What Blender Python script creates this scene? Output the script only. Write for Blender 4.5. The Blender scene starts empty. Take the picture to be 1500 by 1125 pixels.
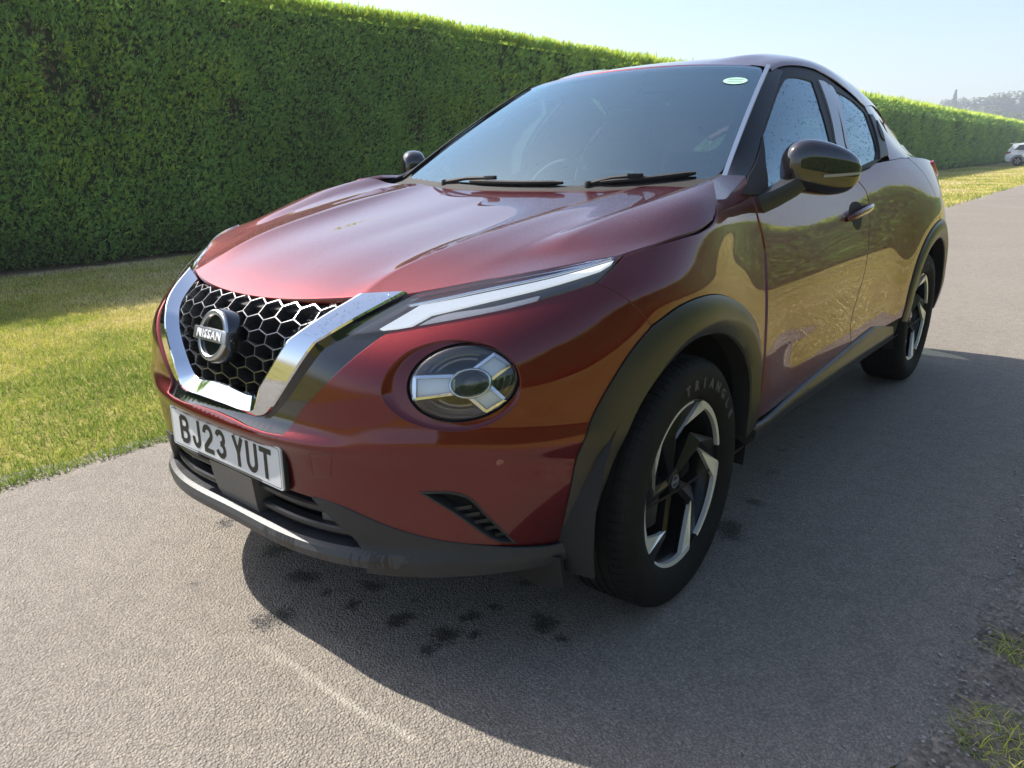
import bpy, bmesh, math, random
import numpy as np
from mathutils import Vector, Matrix
from mathutils.bvhtree import BVHTree
from mathutils.geometry import delaunay_2d_cdt

# ------------------------------------------------------------------ camera
CAM_P = (1.684, -1.6767, 1.1797)
YAW, PITCH, ROLL, FPX = -0.6966, -0.2970, -0.0184, 1081.6
PW, PH = 1500.0, 1125.0            # photo pixels
scene = bpy.context.scene
col = scene.collection
def cam_axes():
    f = np.array([math.sin(YAW)*math.cos(PITCH), math.cos(YAW)*math.cos(PITCH), math.sin(PITCH)])
    r = np.array([math.cos(YAW), -math.sin(YAW), 0.0]); u = np.cross(r, f)
    c, s = math.cos(ROLL), math.sin(ROLL)
    return c*r+s*u, -s*r+c*u, f
CR, CU, CF = cam_axes()
cd = bpy.data.cameras.new('camera'); cam = bpy.data.objects.new('camera', cd); col.objects.link(cam)
M3 = Matrix((Vector(CR), Vector(CU), Vector(-CF))).transposed()
cam.matrix_world = Matrix.Translation(CAM_P) @ M3.to_4x4()
cd.sensor_fit = 'HORIZONTAL'; cd.sensor_width = 36.0; cd.lens = 36.0*FPX/PW
cd.clip_start = 0.05; cd.clip_end = 5000
scene.camera = cam

# ------------------------------------------------------------------ sky, sun, exposure
SUN_EL = math.radians(46.0)
SUN_DIR = Vector((-math.cos(SUN_EL)*0.988, -math.cos(SUN_EL)*0.155, math.sin(SUN_EL))).normalized()   # towards the sun
world = bpy.data.worlds.new('World'); scene.world = world; world.use_nodes = True
wn = world.node_tree.nodes; wl = world.node_tree.links; wn.clear()
sky = wn.new('ShaderNodeTexSky'); sky.sky_type = 'NISHITA'; sky.sun_disc = False
sky.sun_elevation = SUN_EL
sky.sun_rotation = math.atan2(SUN_DIR.x, SUN_DIR.y)
sky.air_density = 1.0; sky.dust_density = 2.2; sky.ozone_density = 2.0; sky.altitude = 60
bg = wn.new('ShaderNodeBackground'); bg.inputs['Strength'].default_value = 0.116
wo = wn.new('ShaderNodeOutputWorld')
wl.new(sky.outputs[0], bg.inputs[0]); wl.new(bg.outputs[0], wo.inputs[0])
sl = bpy.data.lights.new('sun', 'SUN'); sl.energy = 4.7; sl.angle = math.radians(0.53); sl.color = (1.0, 0.945, 0.86)
sun = bpy.data.objects.new('sun', sl); col.objects.link(sun)
sun.rotation_euler = SUN_DIR.to_track_quat('Z', 'Y').to_euler(); sun.location = (-20, -3, 20)
scene.view_settings.view_transform = 'Standard'; scene.view_settings.look = 'None'
scene.view_settings.exposure = 1.05; scene.view_settings.gamma = 1.0; scene.view_settings.use_curve_mapping = False
scene.render.engine = 'CYCLES'
scene.cycles.max_bounces = 8; scene.cycles.diffuse_bounces = 3; scene.cycles.glossy_bounces = 4
scene.cycles.transmission_bounces = 6; scene.cycles.transparent_max_bounces = 16
scene.cycles.caustics_reflective = False; scene.cycles.caustics_refractive = False
scene.cycles.sample_clamp_indirect = 6.0
scene.cycles.use_denoising = True

# ------------------------------------------------------------------ helpers
RNG = np.random.default_rng(7)
def pray(px, py):
    d = CR*((px-PW/2)/FPX) + CU*((PH/2-py)/FPX) + CF
    return Vector(CAM_P), Vector(d).normalized()
def on_plane(px, py, axis, val):
    o, d = pray(px, py); t = (val-o[axis])/d[axis]
    return o + d*t
def tag(o, label=None, cat=None, group=None, kind=None):
    if label: o['label'] = label
    if cat: o['category'] = cat
    if group: o['group'] = group
    if kind: o['kind'] = kind
    return o
def empty(name, loc=(0, 0, 0), rz=0.0, parent=None):
    o = bpy.data.objects.new(name, None); col.objects.link(o)
    o.location = loc; o.rotation_euler = (0, 0, rz); o.empty_display_size = 0.1
    if parent: o.parent = parent
    return o
class MB:
    """collects vertices and faces for one mesh object"""
    def __init__(s): s.v = []; s.f = []; s.n = []; s.has_n = False; s.mi = []; s.m = 0
    def add(s, verts, faces, normals=None):
        b = len(s.v)
        verts = [tuple(map(float, q)) for q in verts]
        s.v += verts
        if normals is not None:
            s.has_n = True; s.n += [tuple(map(float, q)) for q in normals]
        else: s.n += [(0.0, 0.0, 0.0)]*len(verts)
        s.f += [tuple(b+i for i in f) for f in faces]
        s.mi += [s.m]*len(faces)
        return s
    def mirrored(s):
        m = MB(); m.v = [(-a, b, c) for a, b, c in s.v]; m.n = [(-a, b, c) for a, b, c in s.n]
        m.f = [tuple(reversed(f)) for f in s.f]; m.has_n = s.has_n; m.mi = list(s.mi)
        return m
    def join(s, o):
        b = len(s.v); s.v += o.v; s.n += o.n; s.f += [tuple(b+i for i in f) for f in o.f]; s.has_n |= o.has_n; s.mi += o.mi
        return s
    def xf(s, mat):
        s.v = [tuple(mat @ Vector(q)) for q in s.v]
        nm = mat.to_3x3().inverted().transposed()
        s.n = [tuple((nm @ Vector(q)).normalized()) if any(q) else q for q in s.n]
        return s
    def build(s, name, mat, parent=None, smooth=True, angle=None, org=None):
        me = bpy.data.meshes.new(name)
        org = Vector(org) if org is not None else None
        vv = s.v if org is None else [tuple(Vector(q)-org) for q in s.v]
        me.from_pydata(vv, [], s.f)
        mats = mat if isinstance(mat, (list, tuple)) else [mat]
        for m in mats: me.materials.append(m)
        if len(mats) > 1: me.polygons.foreach_set('material_index', s.mi)
        if smooth: me.polygons.foreach_set('use_smooth', [True]*len(me.polygons))
        me.update()
        if s.has_n:
            base = [tuple(x) for x in (v.normal for v in me.vertices)]
            me.normals_split_custom_set_from_vertices([n if any(n) else b for n, b in zip(s.n, base)])
        elif smooth and angle is not None:
            me.set_sharp_from_angle(angle=math.radians(angle))
        o = bpy.data.objects.new(name, me); col.objects.link(o)
        if org is not None: o.location = org
        if parent is not None: o.parent = parent
        return o
def box(mb, c, size, rot=None, bev=0.0):
    sx, sy, sz = (q/2 for q in size)
    if bev <= 0:
        v = [Vector((a*sx, b*sy, d*sz)) for a in (-1, 1) for b in (-1, 1) for d in (-1, 1)]
        f = [(0, 1, 3, 2), (4, 6, 7, 5), (0, 4, 5, 1), (2, 3, 7, 6), (0, 2, 6, 4), (1, 5, 7, 3)]
    else:
        bm = bmesh.new(); bmesh.ops.create_cube(bm, size=1.0)
        bmesh.ops.scale(bm, vec=(size[0], size[1], size[2]), verts=bm.verts)
        bmesh.ops.bevel(bm, geom=bm.edges[:], offset=bev, segments=2, profile=0.6, affect='EDGES')
        bm.verts.index_update()
        v = [q.co.copy() for q in bm.verts]; f = [tuple(q.index for q in p.verts) for p in bm.faces]; bm.free()
    if rot is not None: v = [rot @ q for q in v]
    mb.add([q+Vector(c) for q in v], f)
    return mb
def frames(pts, closed=False, up=None):
    P = [Vector(q) for q in pts]; n = len(P); T = []
    for i in range(n):
        a = P[(i-1) % n] if (closed or i > 0) else P[i]; b = P[(i+1) % n] if (closed or i < n-1) else P[i]
        T.append((b-a).normalized())
    up = Vector(up) if up is not None else (Vector((0, 0, 1)) if abs(T[0].z) < .9 else Vector((1, 0, 0)))
    out = []
    for t in T:
        s = t.cross(up).normalized(); u = s.cross(t).normalized(); out.append((s, u, t))
    return P, out
def sweep(mb, pts, prof, closed=False, up=None, cap=True, scale=None):
    """sweep a closed profile [(a,b)] (a sideways, b up) along pts; scale: per point factor or (fa,fb)"""
    P, F = frames(pts, closed, up); n = len(P); k = len(prof); v = []; f = []
    for i, (p, (s, u, t)) in enumerate(zip(P, F)):
        sc = scale[i] if scale is not None else 1.0
        fa, fb = sc if isinstance(sc, tuple) else (sc, sc)
        v += [p + s*(a*fa) + u*(b*fb) for a, b in prof]
    m = n if closed else n-1
    for i in range(m):
        for j in range(k):
            a = i*k+j; b = i*k+(j+1) % k; c = ((i+1) % n)*k+(j+1) % k; d = ((i+1) % n)*k+j
            f.append((a, b, c, d))
    if cap and not closed:
        f.append(tuple(reversed(range(k)))); f.append(tuple((n-1)*k+j for j in range(k)))
    mb.add(v, f); return mb
def circ(r, n=10, ry=None):
    ry = r if ry is None else ry
    return [(r*math.cos(2*math.pi*i/n), ry*math.sin(2*math.pi*i/n)) for i in range(n)]
def tube(mb, pts, r, n=8, closed=False, scale=None): return sweep(mb, pts, circ(r, n), closed, scale=scale)
def lathe(mb, prof, n=48, mat=None, a0=0.0, a1=2*math.pi):
    """prof [(r, h)] revolved about local Z; full turn closes"""
    full = abs(a1-a0-2*math.pi) < 1e-6; m = n if full else n+1; v = []; f = []; k = len(prof)
    for i in range(m):
        a = a0+(a1-a0)*i/n
        v += [Vector((r*math.cos(a), r*math.sin(a), h)) for r, h in prof]
    for i in range(n):
        i2 = (i+1) % m
        for j in range(k-1): f.append((i*k+j, i2*k+j, i2*k+j+1, i*k+j+1))
    if mat is not None: v = [mat @ q for q in v]
    mb.add(v, f); return mb
def spline(pts, step=None, n=None, closed=False, corner=()):
    """centripetal Catmull-Rom through pts (2D or 3D numpy); indices in corner stay sharp"""
    P = np.array(pts, float); N = len(P); out = []
    segs = N if closed else N-1
    for i in range(segs):
        p1, p2 = P[i], P[(i+1) % N]
        ci, cj = i in corner, ((i+1) % N) in corner
        p0 = P[(i-1) % N] if (closed or i > 0) and not ci else 2*p1-p2
        p3 = P[(i+2) % N] if (closed or i < N-2) and not cj else 2*p2-p1
        L = np.linalg.norm(p2-p1); k = max(1, int(math.ceil(L/step))) if step else n
        t0 = 0; t1 = t0+max(np.linalg.norm(p1-p0), 1e-9)**.5; t2 = t1+max(L, 1e-9)**.5; t3 = t2+max(np.linalg.norm(p3-p2), 1e-9)**.5
        for j in range(k):
            t = t1+(t2-t1)*j/k
            a1 = (t1-t)/(t1-t0)*p0+(t-t0)/(t1-t0)*p1; a2 = (t2-t)/(t2-t1)*p1+(t-t1)/(t2-t1)*p2; a3 = (t3-t)/(t3-t2)*p2+(t-t2)/(t3-t2)*p3
            b1 = (t2-t)/(t2-t0)*a1+(t-t0)/(t2-t0)*a2; b2 = (t3-t)/(t3-t1)*a2+(t-t1)/(t3-t1)*a3
            out.append((t2-t)/(t2-t1)*b1+(t-t1)/(t2-t1)*b2)
    if not closed: out.append(P[-1])
    return np.array(out)
class Card:
    """natural cubic spline basis on knots"""
    def __init__(s, k):
        s.k = np.array(k, float); n = len(k); h = np.diff(s.k); A = np.eye(n); B = np.zeros((n, n))
        for i in range(1, n-1):
            A[i, i-1] = h[i-1]; A[i, i] = 2*(h[i-1]+h[i]); A[i, i+1] = h[i]
            B[i, i-1] = 6/h[i-1]; B[i, i] = -6/h[i-1]-6/h[i]; B[i, i+1] = 6/h[i]
        s.M = np.linalg.solve(A, B); s.h = h
    def w(s, t):
        t = np.atleast_1d(np.asarray(t, float)); n = len(s.k)
        tc = np.clip(t, s.k[0], s.k[-1]); i = np.clip(np.searchsorted(s.k, tc, side='right')-1, 0, n-2); h = s.h[i]
        a = (s.k[i+1]-tc)/h; b = (tc-s.k[i])/h; W = np.zeros((len(t), n)); r = np.arange(len(t))
        W[r, i] += a; W[r, i+1] += b
        W += ((a**3-a)*h*h/6)[:, None]*s.M[i] + ((b**3-b)*h*h/6)[:, None]*s.M[i+1]
        return W
class Surf:
    """a smooth surface f(uv[N,2]) -> [N,3]; finds the (u,v) a photo pixel's ray meets"""
    def __init__(s, f, u0, u1, v0, v1, nu=200, nv=80, out=1.0):
        s.f = f; s.out = out; s.u = np.linspace(u0, u1, nu); s.v = np.linspace(v0, v1, nv)
        U, V = np.meshgrid(s.u, s.v, indexing='ij'); s.nv = nv
        s.G = np.stack([U.ravel(), V.ravel()], 1); s.P = f(s.G)
        F = [(i*nv+j, (i+1)*nv+j, (i+1)*nv+j+1, i*nv+j+1) for i in range(nu-1) for j in range(nv-1)]
        T = [(a, b, c) for a, b, c, d in F]+[(a, c, d) for a, b, c, d in F]; s.T = T
        s.bvh = BVHTree.FromPolygons([tuple(q) for q in s.P], T)
    def _uv(s, loc, fi):
        a, b, c = s.T[fi]; A, B, C = (Vector(s.P[i]) for i in (a, b, c)); n = (B-A).cross(C-A); d = n.length_squared
        w2 = (B-A).cross(loc-A).dot(n)/d; w1 = (loc-A).cross(C-A).dot(n)/d
        return s.G[a]*(1-w1-w2)+s.G[b]*w1+s.G[c]*w2
    def hit(s, px, py, flip=False):
        o, d = pray(px, py); loc, n, fi, _ = s.bvh.ray_cast(o, d)
        if loc is None:   # no hit: nearest point to the ray, found by marching
            best = None
            for t in np.linspace(.8, 6, 261):
                q = s.bvh.find_nearest(o+d*t)
                if q[0] is not None and (best is None or q[3] < best[3]): best = q
            loc, fi = best[0], best[2]
        return s._uv(loc, fi)
    def hits(s, L): return np.array([s.hit(*q) for q in L])
    def near(s, p):
        loc, n, fi, _ = s.bvh.find_nearest(Vector(p)); return s._uv(loc, fi)
    def nrm(s, uv):
        e = 1e-3; uv = np.atleast_2d(uv)
        du = s.f(uv+[e, 0])-s.f(uv-[e, 0]); dv = s.f(uv+[0, e])-s.f(uv-[0, e])
        n = np.cross(du, dv)*s.out; return n/np.maximum(np.linalg.norm(n, axis=1, keepdims=True), 1e-12)
def area2(P): x, y = P[:, 0], P[:, 1]; return .5*np.sum(x*np.roll(y, -1)-y*np.roll(x, -1))
def inside(poly, pts):
    x, y = pts[:, 0], pts[:, 1]; r = np.zeros(len(pts), bool); n = len(poly)
    for i in range(n):
        x1, y1 = poly[i]; x2, y2 = poly[(i+1) % n]
        if y1 == y2: continue
        c = ((y1 > y) != (y2 > y)) & (x < (x2-x1)*(y-y1)/(y2-y1)+x1); r ^= c
    return r
def resamp(P, step, closed=True):
    Q = np.vstack([P, P[:1]]) if closed else P; out = []
    for i in range(len(Q)-1):
        L = np.linalg.norm(Q[i+1]-Q[i]); k = max(1, int(math.ceil(L/step-1e-6)))
        out += [Q[i]+(Q[i+1]-Q[i])*j/k for j in range(k)]
    if not closed: out.append(Q[-1])
    return np.array(out)
def dedupe(P, tol=5e-4):
    out = [P[0]]
    for q in P[1:]:
        if np.linalg.norm(q-out[-1]) > tol: out.append(q)
    if np.linalg.norm(out[0]-out[-1]) < tol: out.pop()
    return np.array(out)
def panel(surf, outline, holes=(), step=.02, estep=.012, lift=0.0, edge=.0022, depth=.012, noflange=None, rim=None):
    """a trimmed sheet of surf inside the uv outline, its edges rolled in. lift: scalar or fn(uv)->offset along normal"""
    O = dedupe(resamp(np.array(outline, float), estep)); H = [dedupe(resamp(np.array(h, float), estep)) for h in holes]
    if area2(O) < 0: O = O[::-1]
    H = [h[::-1] if area2(h) > 0 else h for h in H]
    lo, hi = O.min(0), O.max(0)
    gx = np.arange(lo[0]+step*.5, hi[0], step); gy = np.arange(lo[1]+step*.5, hi[1], step)
    g = []
    for i, x in enumerate(gx):
        for y in gy: g.append((x, y+(step*.5 if i % 2 else 0)))
    g = np.array(g) if g else np.zeros((0, 2))
    if len(g):
        ok = inside(O, g)
        for h in H: ok &= ~inside(h, g)
        g = g[ok]
        B = np.vstack([O]+H)
        if len(g):
            dm = np.min(np.linalg.norm(g[:, None, :]-B[None, :, :], axis=2), axis=1); g = g[dm > step*.45]
    pts = [Vector(q) for q in O]; loops = [list(range(len(O)))]
    for h in H:
        b = len(pts); pts += [Vector(q) for q in h]; loops.append(list(range(b, b+len(h))))
    nb = len(pts)
    pts += [Vector(q) for q in g]
    edges = [(l[i], l[(i+1) % len(l)]) for l in loops for i in range(len(l))]
    r = delaunay_2d_cdt(pts, edges, [], 0, 1e-7)
    uv = np.array([tuple(q) for q in r[0]]); F = [tuple(f) for f in r[2]]
    c = np.array([uv[list(f)].mean(0) for f in F]); ok = inside(O, c)
    for h in H: ok &= ~inside(h, c)
    F = [f for f, k in zip(F, ok) if k]
    def pos(q):
        P = surf.f(q); N = surf.nrm(q)
        L = lift(q) if callable(lift) else lift
        if callable(lift):
            e = 2e-3
            A = lambda w: surf.f(w)+surf.nrm(w)*np.reshape(lift(w), (-1, 1))
            n = np.cross(A(q+[e, 0])-A(q-[e, 0]), A(q+[0, e])-A(q-[0, e]))*surf.out
            N2 = n/np.linalg.norm(n, axis=1, keepdims=True)
            return P+N*np.reshape(L, (-1, 1)), N2
        return P+N*L, N
    P, N = pos(uv)
    mb = MB()
    # orient
    f0 = F[len(F)//2]; a, b, c_ = (P[i] for i in f0[:3])
    flip = np.dot(np.cross(b-a, c_-a), N[f0[0]]) < 0
    mb.add(P, [tuple(reversed(f)) if flip else f for f in F], N)
    if depth > 0:
        for l, L in enumerate([O]+H):
            p0, n0 = pos(L); k = len(L)
            t = np.roll(p0, -1, 0)-np.roll(p0, 1, 0); t /= np.maximum(np.linalg.norm(t, axis=1, keepdims=True), 1e-9)
            o = np.cross(t, n0)                      # sideways; outward sign fixed below
            q1 = L+0; 
            d2 = np.roll(L, -1, 0)-np.roll(L, 1, 0); out2 = np.stack([d2[:, 1], -d2[:, 0]], 1)  # right of travel = outside for ccw outer, into the hole for cw
            o3 = surf.f(L+out2/np.maximum(np.linalg.norm(out2, axis=1, keepdims=True), 1e-9)*2e-3)-surf.f(L)
            sg = np.sign(np.sum(o*o3, axis=1, keepdims=True)); sg[sg == 0] = 1; o = o*sg
            r1 = p0+o*edge-n0*edge*1.0; m1 = (o*.8+n0*.6)
            r2 = p0+o*edge-n0*depth; m2 = o
            V = np.vstack([p0, r1, r2]); NN = np.vstack([n0, m1/np.linalg.norm(m1, axis=1, keepdims=True), m2])
            FF = []
            for i in range(k):
                j = (i+1) % k
                if noflange is not None and noflange(.5*(L[i]+L[j])): continue
                for rr in (0, 1):
                    FF.append((rr*k+i, rr*k+j, (rr+1)*k+j, (rr+1)*k+i))
            if FF:
                a, b, c_ = (V[i] for i in FF[0][:3])
                nn = np.cross(b-a, c_-a)
                if np.dot(nn, NN[FF[0][0]]+NN[FF[0][3]]) < 0: FF = [tuple(reversed(f)) for f in FF]
                mb.add(V, FF, NN)
    return mb
def mirror_uv(h):
    """half outline (u>=0, first and last point on the centre line) -> whole symmetric outline"""
    h = np.array(h, float); m = h[::-1].copy(); m[:, 0] *= -1
    if abs(m[0, 0]) < 1e-6: m = m[1:]
    if abs(m[-1, 0]) < 1e-6: m = m[:-1]
    return np.vstack([h, m])
def two(mb_half, name, mat, parent, **k):
    """left part and its mirrored right twin, each an object"""
    return [mb_half.build(name, mat, parent, **k), mb_half.mirrored().build(name, mat, parent, **k)]
# ------------------------------------------------------------------ the car's base surfaces (metres; front axle y=0, front = -y, left = +x)
WB = 2.636; WR = .338
PLAN = np.array([(0, -.835), (.15, -.832), (.285, -.816), (.42, -.776), (.535, -.716), (.64, -.637), (.73, -.545), (.80, -.437), (.85, -.31),
                 (.883, -.16), (.899, 0), (.901, .15), (.897, .35), (.893, .6), (.892, 1.0), (.892, 1.5), (.896, 1.9), (.902, 2.3), (.905, 2.636),
                 (.895, 2.9), (.86, 3.1), (.78, 3.24), (.6, 3.33), (.3, 3.365), (0, 3.37)])
_full = np.vstack([(PLAN*[-1, 1])[:0:-1], PLAN])            # right side mirrored, then left
_sl = np.concatenate([[0], np.cumsum(np.linalg.norm(np.diff(PLAN, axis=0), axis=1))])
_ss = np.concatenate([-_sl[:0:-1], _sl])
_pc = Card(_ss)
def plan(s):
    return _pc.w(s) @ _full
def plan_n(s):
    s = np.asarray(s, float); t = plan(s+1e-3)-plan(s-1e-3); t /= np.linalg.norm(t, axis=1, keepdims=True)
    return np.stack([t[:, 1], -t[:, 0]], 1)
ZL = [.10, .20, .30, .40, .50, .60, .70, .78, .84, .90, .96, 1.04, 1.12, 1.20]
def s_of(i): return _sl[i]
DOORI = [.05, .03, .012, .004, .004, .011, .022, .034, .0455, .0585, .0735, .097, .131, .18]
KS = [(s_of(0), [.135, .08, .045, .03, .02, .007, .023, .05, .093, .172, .25, .34, .43, .52]),
      (s_of(2), [.125, .07, .04, .025, .015, .003, .020, .048, .095, .175, .255, .35, .44, .53]),
      (s_of(4), [.11, .06, .035, .02, .008, .0, .011, .044, .102, .172, .245, .34, .43, .52]),
      (s_of(6), [.10, .05, .03, .015, .005, .0, .003, .018, .052, .122, .212, .32, .42, .51]),
      (s_of(8), [.09, .045, .025, .012, .003, .0, .001, .005, .012, .034, .097, .20, .31, .42]),
      (s_of(10), [.08, .05, .03, .015, .006, .003, .004, .007, .012, .021, .034, .066, .135, .23]),
      (s_of(12), [.06, .035, .014, .006, .006, .012, .022, .033, .043, .053, .064, .085, .150, .25]),
      (s_of(13), list(DOORI)), (s_of(15), list(DOORI)),
      (s_of(16), [.05, .03, .012, .004, .004, .009, .017, .027, .035, .044, .055, .072, .10, .14]),
      (s_of(18), [.05, .03, .015, .008, .004, .0, .0, .002, .005, .011, .021, .045, .085, .14]),
      (s_of(20), [.08, .03, .01, .0, .0, .005, .01, .02, .03, .045, .06, .09, .12, .16]),
      (s_of(24), [.08, .03, .01, .0, .0, .005, .01, .02, .03, .045, .06, .09, .12, .16])]
_Z0 = list(ZL); ZL = sorted(_Z0+[.53, .555, .575, .64])
KS = [(k, list(np.interp(ZL, _Z0, v))) for k, v in KS]
for _i in (0, 1):
    for _z, _v in ((.30, .055-.012*_i), (.40, .046-.018*_i), (.50, .042-.018*_i), (.53, .036-.016*_i), (.555, .012), (.575, .007), (.60, .026), (.64, .034), (.70, .038), (.78, .055)): KS[_i][1][ZL.index(_z)] = _v
_kc = Card([-k for k, _ in KS[:0:-1]]+[k for k, _ in KS]); _kv = np.array([v for _, v in KS[:0:-1]]+[v for _, v in KS])
_zc = Card(ZL)
def bump(t, c, w): return np.exp(-((t-c)/w)**2)
def sstep(a, b, t):
    t = np.clip((t-a)/(b-a), 0, 1); return t*t*(3-2*t)
def ring_f(uv):
    uv = np.atleast_2d(uv); s, z = uv[:, 0], uv[:, 1]
    ins = np.sum((_kc.w(s) @ _kv)*_zc.w(z), axis=1)
    P = plan(s); N = plan_n(s); y = P[:, 1]
    # flares round the wheels
    for wy, A in ((0.0, .010), (WB, .020)):
        r = np.hypot(y-wy, (z-WR)*.97)
        ins -= A*bump(r, .50, .16)*sstep(.25, .5, z)
    # sculpted door: hollow low in the door, rising to the rear
    a = np.abs(s)
    d = (y-.55)/1.5
    hol = .0075*bump(z, .56+.06*d, .085)*sstep(.45, .75, y)*(1-sstep(1.55, 2.05, y))
    ins += hol
    # bumper ledge below the round lamp
    ins -= .008*bump(z, .585, .03)*sstep(.42, .56, a)*(1-sstep(1.02, 1.16, a))
    return np.column_stack([P-N*ins[:, None], z])
RING = Surf(ring_f, -1.7, 4.95, .1, 1.2, 520, 90, out=1.0)
def ring_at(y, z, it=30):
    """(s,z) on the left side at given y"""
    lo, hi = .4, 4.6
    for _ in range(40):
        m = .5*(lo+hi)
        if ring_f([[m, z]])[0, 1] < y: lo = m
        else: hi = m
    return np.array([lo, z])
# bonnet: quad patch, rows front->rear, columns centre->shut line
R_ = lambda *L: [list(q) for q in L]
HOOD_C = np.array([
    R_((0, -.692, .866), (.17, -.680, .871), (.285, -.656, .880), (.345, -.630, .888), (.45, -.575, .897), (.57, -.480, .918), (.70, -.365, .944), (.812, -.24, .966)),
    R_((0, -.60, .905), (.17, -.592, .908), (.30, -.565, .914), (.365, -.535, .922), (.455, -.480, .930), (.555, -.400, .945), (.665, -.29, .965), (.835, -.16, .984)),
    R_((0, -.42, .957), (.17, -.415, .959), (.325, -.395, .962), (.395, -.375, .971), (.480, -.335, .973), (.565, -.280, .981), (.650, -.205, .997), (.855, -.07, 1.003)),
    R_((0, -.17, 1.005), (.17, -.165, 1.006), (.355, -.155, 1.006), (.43, -.14, 1.016), (.515, -.12, 1.016), (.602, -.08, 1.024), (.680, -.035, 1.038), (.867, .02, 1.019)),
    R_((0, .10, 1.045), (.17, .105, 1.045), (.39, .11, 1.044), (.465, .115, 1.053), (.55, .125, 1.054), (.645, .14, 1.061), (.720, .145, 1.073), (.872, .085, 1.033)),
    R_((0, .345, 1.073), (.19, .355, 1.074), (.41, .385, 1.079), (.49, .40, 1.086), (.575, .41, 1.089), (.68, .38, 1.096), (.768, .315, 1.105), (.862, .155, 1.058))])
for _j, _p in ((3, (530, 436)), (4, (592, 431)), (5, (690, 413)), (6, (804, 393))): HOOD_C[0, _j] = ring_f(RING.hit(*_p))[0]
for _i, _p in enumerate(((914, 372), (942, 364), (972, 355), (1002, 346), (1029, 337.5), (1049, 319))): HOOD_C[_i, 7] = ring_f(RING.hit(*_p))[0]
HOOD_C[5, 6] = (.764, .305, 1.103); HOOD_C[4, 6] = (.730, .165, 1.080)
for _r, _d in ((1, (.004, .003, .002, .000)), (2, (.010, .009, .006, .003)), (3, (.016, .014, .009, .004)), (4, (.014, .012, .007, .003))):
    for _c in range(4): HOOD_C[_r, _c, 2] -= _d[_c]
_mid = .5*(HOOD_C[:, 6]+HOOD_C[:, 7]); _mid[:, 2] += .30*np.abs(HOOD_C[:, 6, 2]-HOOD_C[:, 7, 2])*np.array([0, .3, .7, .8, .8, 1])+np.array([.0, .003, .005, .005, .004, .0])
_mid[5] = ring_f(RING.hit(1048, 291))[0]
HOOD_C = np.insert(HOOD_C, 7, _mid, axis=1)
_hu = Card(range(HOOD_C.shape[0])); 
_hx = [0, .17, .29, .36, .46, .59, .72, .77, .82]
_hv = Card([-q for q in _hx[:0:-1]]+_hx)
_hc = np.concatenate([(HOOD_C*[-1, 1, 1])[:, :0:-1], HOOD_C], axis=1)
def hood_f(uv):
    uv = np.atleast_2d(uv)
    P = np.einsum('ni,nj,ijk->nk', _hu.w(uv[:, 1]*5/1.2), _hv.w(uv[:, 0]), _hc)
    a = np.abs(uv[:, 0]); v = uv[:, 1]
    d = a-.36; P[:, 2] += .0065*np.exp(-np.sqrt(d*d+.003**2)/.032)*(1-.35*sstep(.0, 1.2, v))
    for c, k, w, g in ((.72, .15, .08, sstep(.15, .6, v)),):
        d = a-c; P[:, 2] -= k*(np.sqrt(d*d+.004**2)-.03)*np.exp(-(d/w)**2)*g
    return P
HOOD = Surf(hood_f, -.82, .82, 0, 1.2, 120, 90, out=1.0)
# side of the cabin
BELT = np.array([(.787, .36, 1.078), (.788, .70, 1.068), (.787, 1.05, 1.080), (.785, 1.4, 1.105), (.788, 1.8, 1.143), (.782, 2.2, 1.162), (.775, 2.6, 1.147), (.755, 2.95, 1.125)])
RAIL = np.array([(.714, .495, 1.110), (.650, .765, 1.266), (.568, 1.11, 1.453), (.552, 1.42, 1.520), (.552, 1.8, 1.525), (.560, 2.2, 1.470), (.572, 2.6, 1.362), (.605, 2.95, 1.215)])
_gy = BELT[:, 1]; _gc = Card(_gy)
def side_f(uv):
    uv = np.atleast_2d(uv); W = _gc.w(uv[:, 0]); b = W @ BELT; r = W @ RAIL; v = uv[:, 1][:, None]
    P = b*(1-v)+r*v; L = np.linalg.norm(r-b, axis=1)
    P[:, 0] += .055*L*4*uv[:, 1]*(1-uv[:, 1])
    return P
SIDE = Surf(side_f, .36, 2.95, -.15, 1.1, 200, 60, out=1.0)
# windscreen
def wscr_f(uv):
    uv = np.atleast_2d(uv); u, v = uv[:, 0], uv[:, 1]; a = np.abs(u)
    xb, xt = .70, .548
    x = u*(xb+(xt-xb)*v)
    yb = .345+.165*u*u; yt = 1.085+.085*u*u
    zb = 1.074+.035*u*u; zt = 1.513-.028*u*u
    y = yb+(yt-yb)*v; z = zb+(zt-zb)*v+.085*v*(1-v)*(1-.35*u*u)
    return np.column_stack([x, y, z])
WSCR = Surf(wscr_f, -1.0, 1.0, 0, 1, 100, 60, out=1.0)
# roof
_ry = Card([1.09, 1.45, 1.9, 2.4, 2.8, 3.05]); _rz = np.array([1.513, 1.566, 1.590, 1.565, 1.48, 1.38])
def roof_f(uv):
    uv = np.atleast_2d(uv); u, v = uv[:, 0], uv[:, 1]; W = _gc.w(np.clip(v, .4, 2.95)); rail = W @ RAIL
    zc = _ry.w(v) @ _rz; y = v + .085*u*u*(1-sstep(1.1, 1.6, v))
    x = rail[:, 0]*u
    e = np.abs(u)
    crown = (1-e**2.4)
    zr = rail[:, 2]+.012
    z = zr+(zc-zr)*crown + .012*(bump(e, .72, .16)-bump(0, .72, .16))*sstep(1.1, 1.35, v)*(1-sstep(2.6, 3.0, v))
    return np.column_stack([x, y, z])
ROOF = Surf(roof_f, -1.0, 1.0, 1.09, 3.05, 90, 90, out=1.0)
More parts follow.
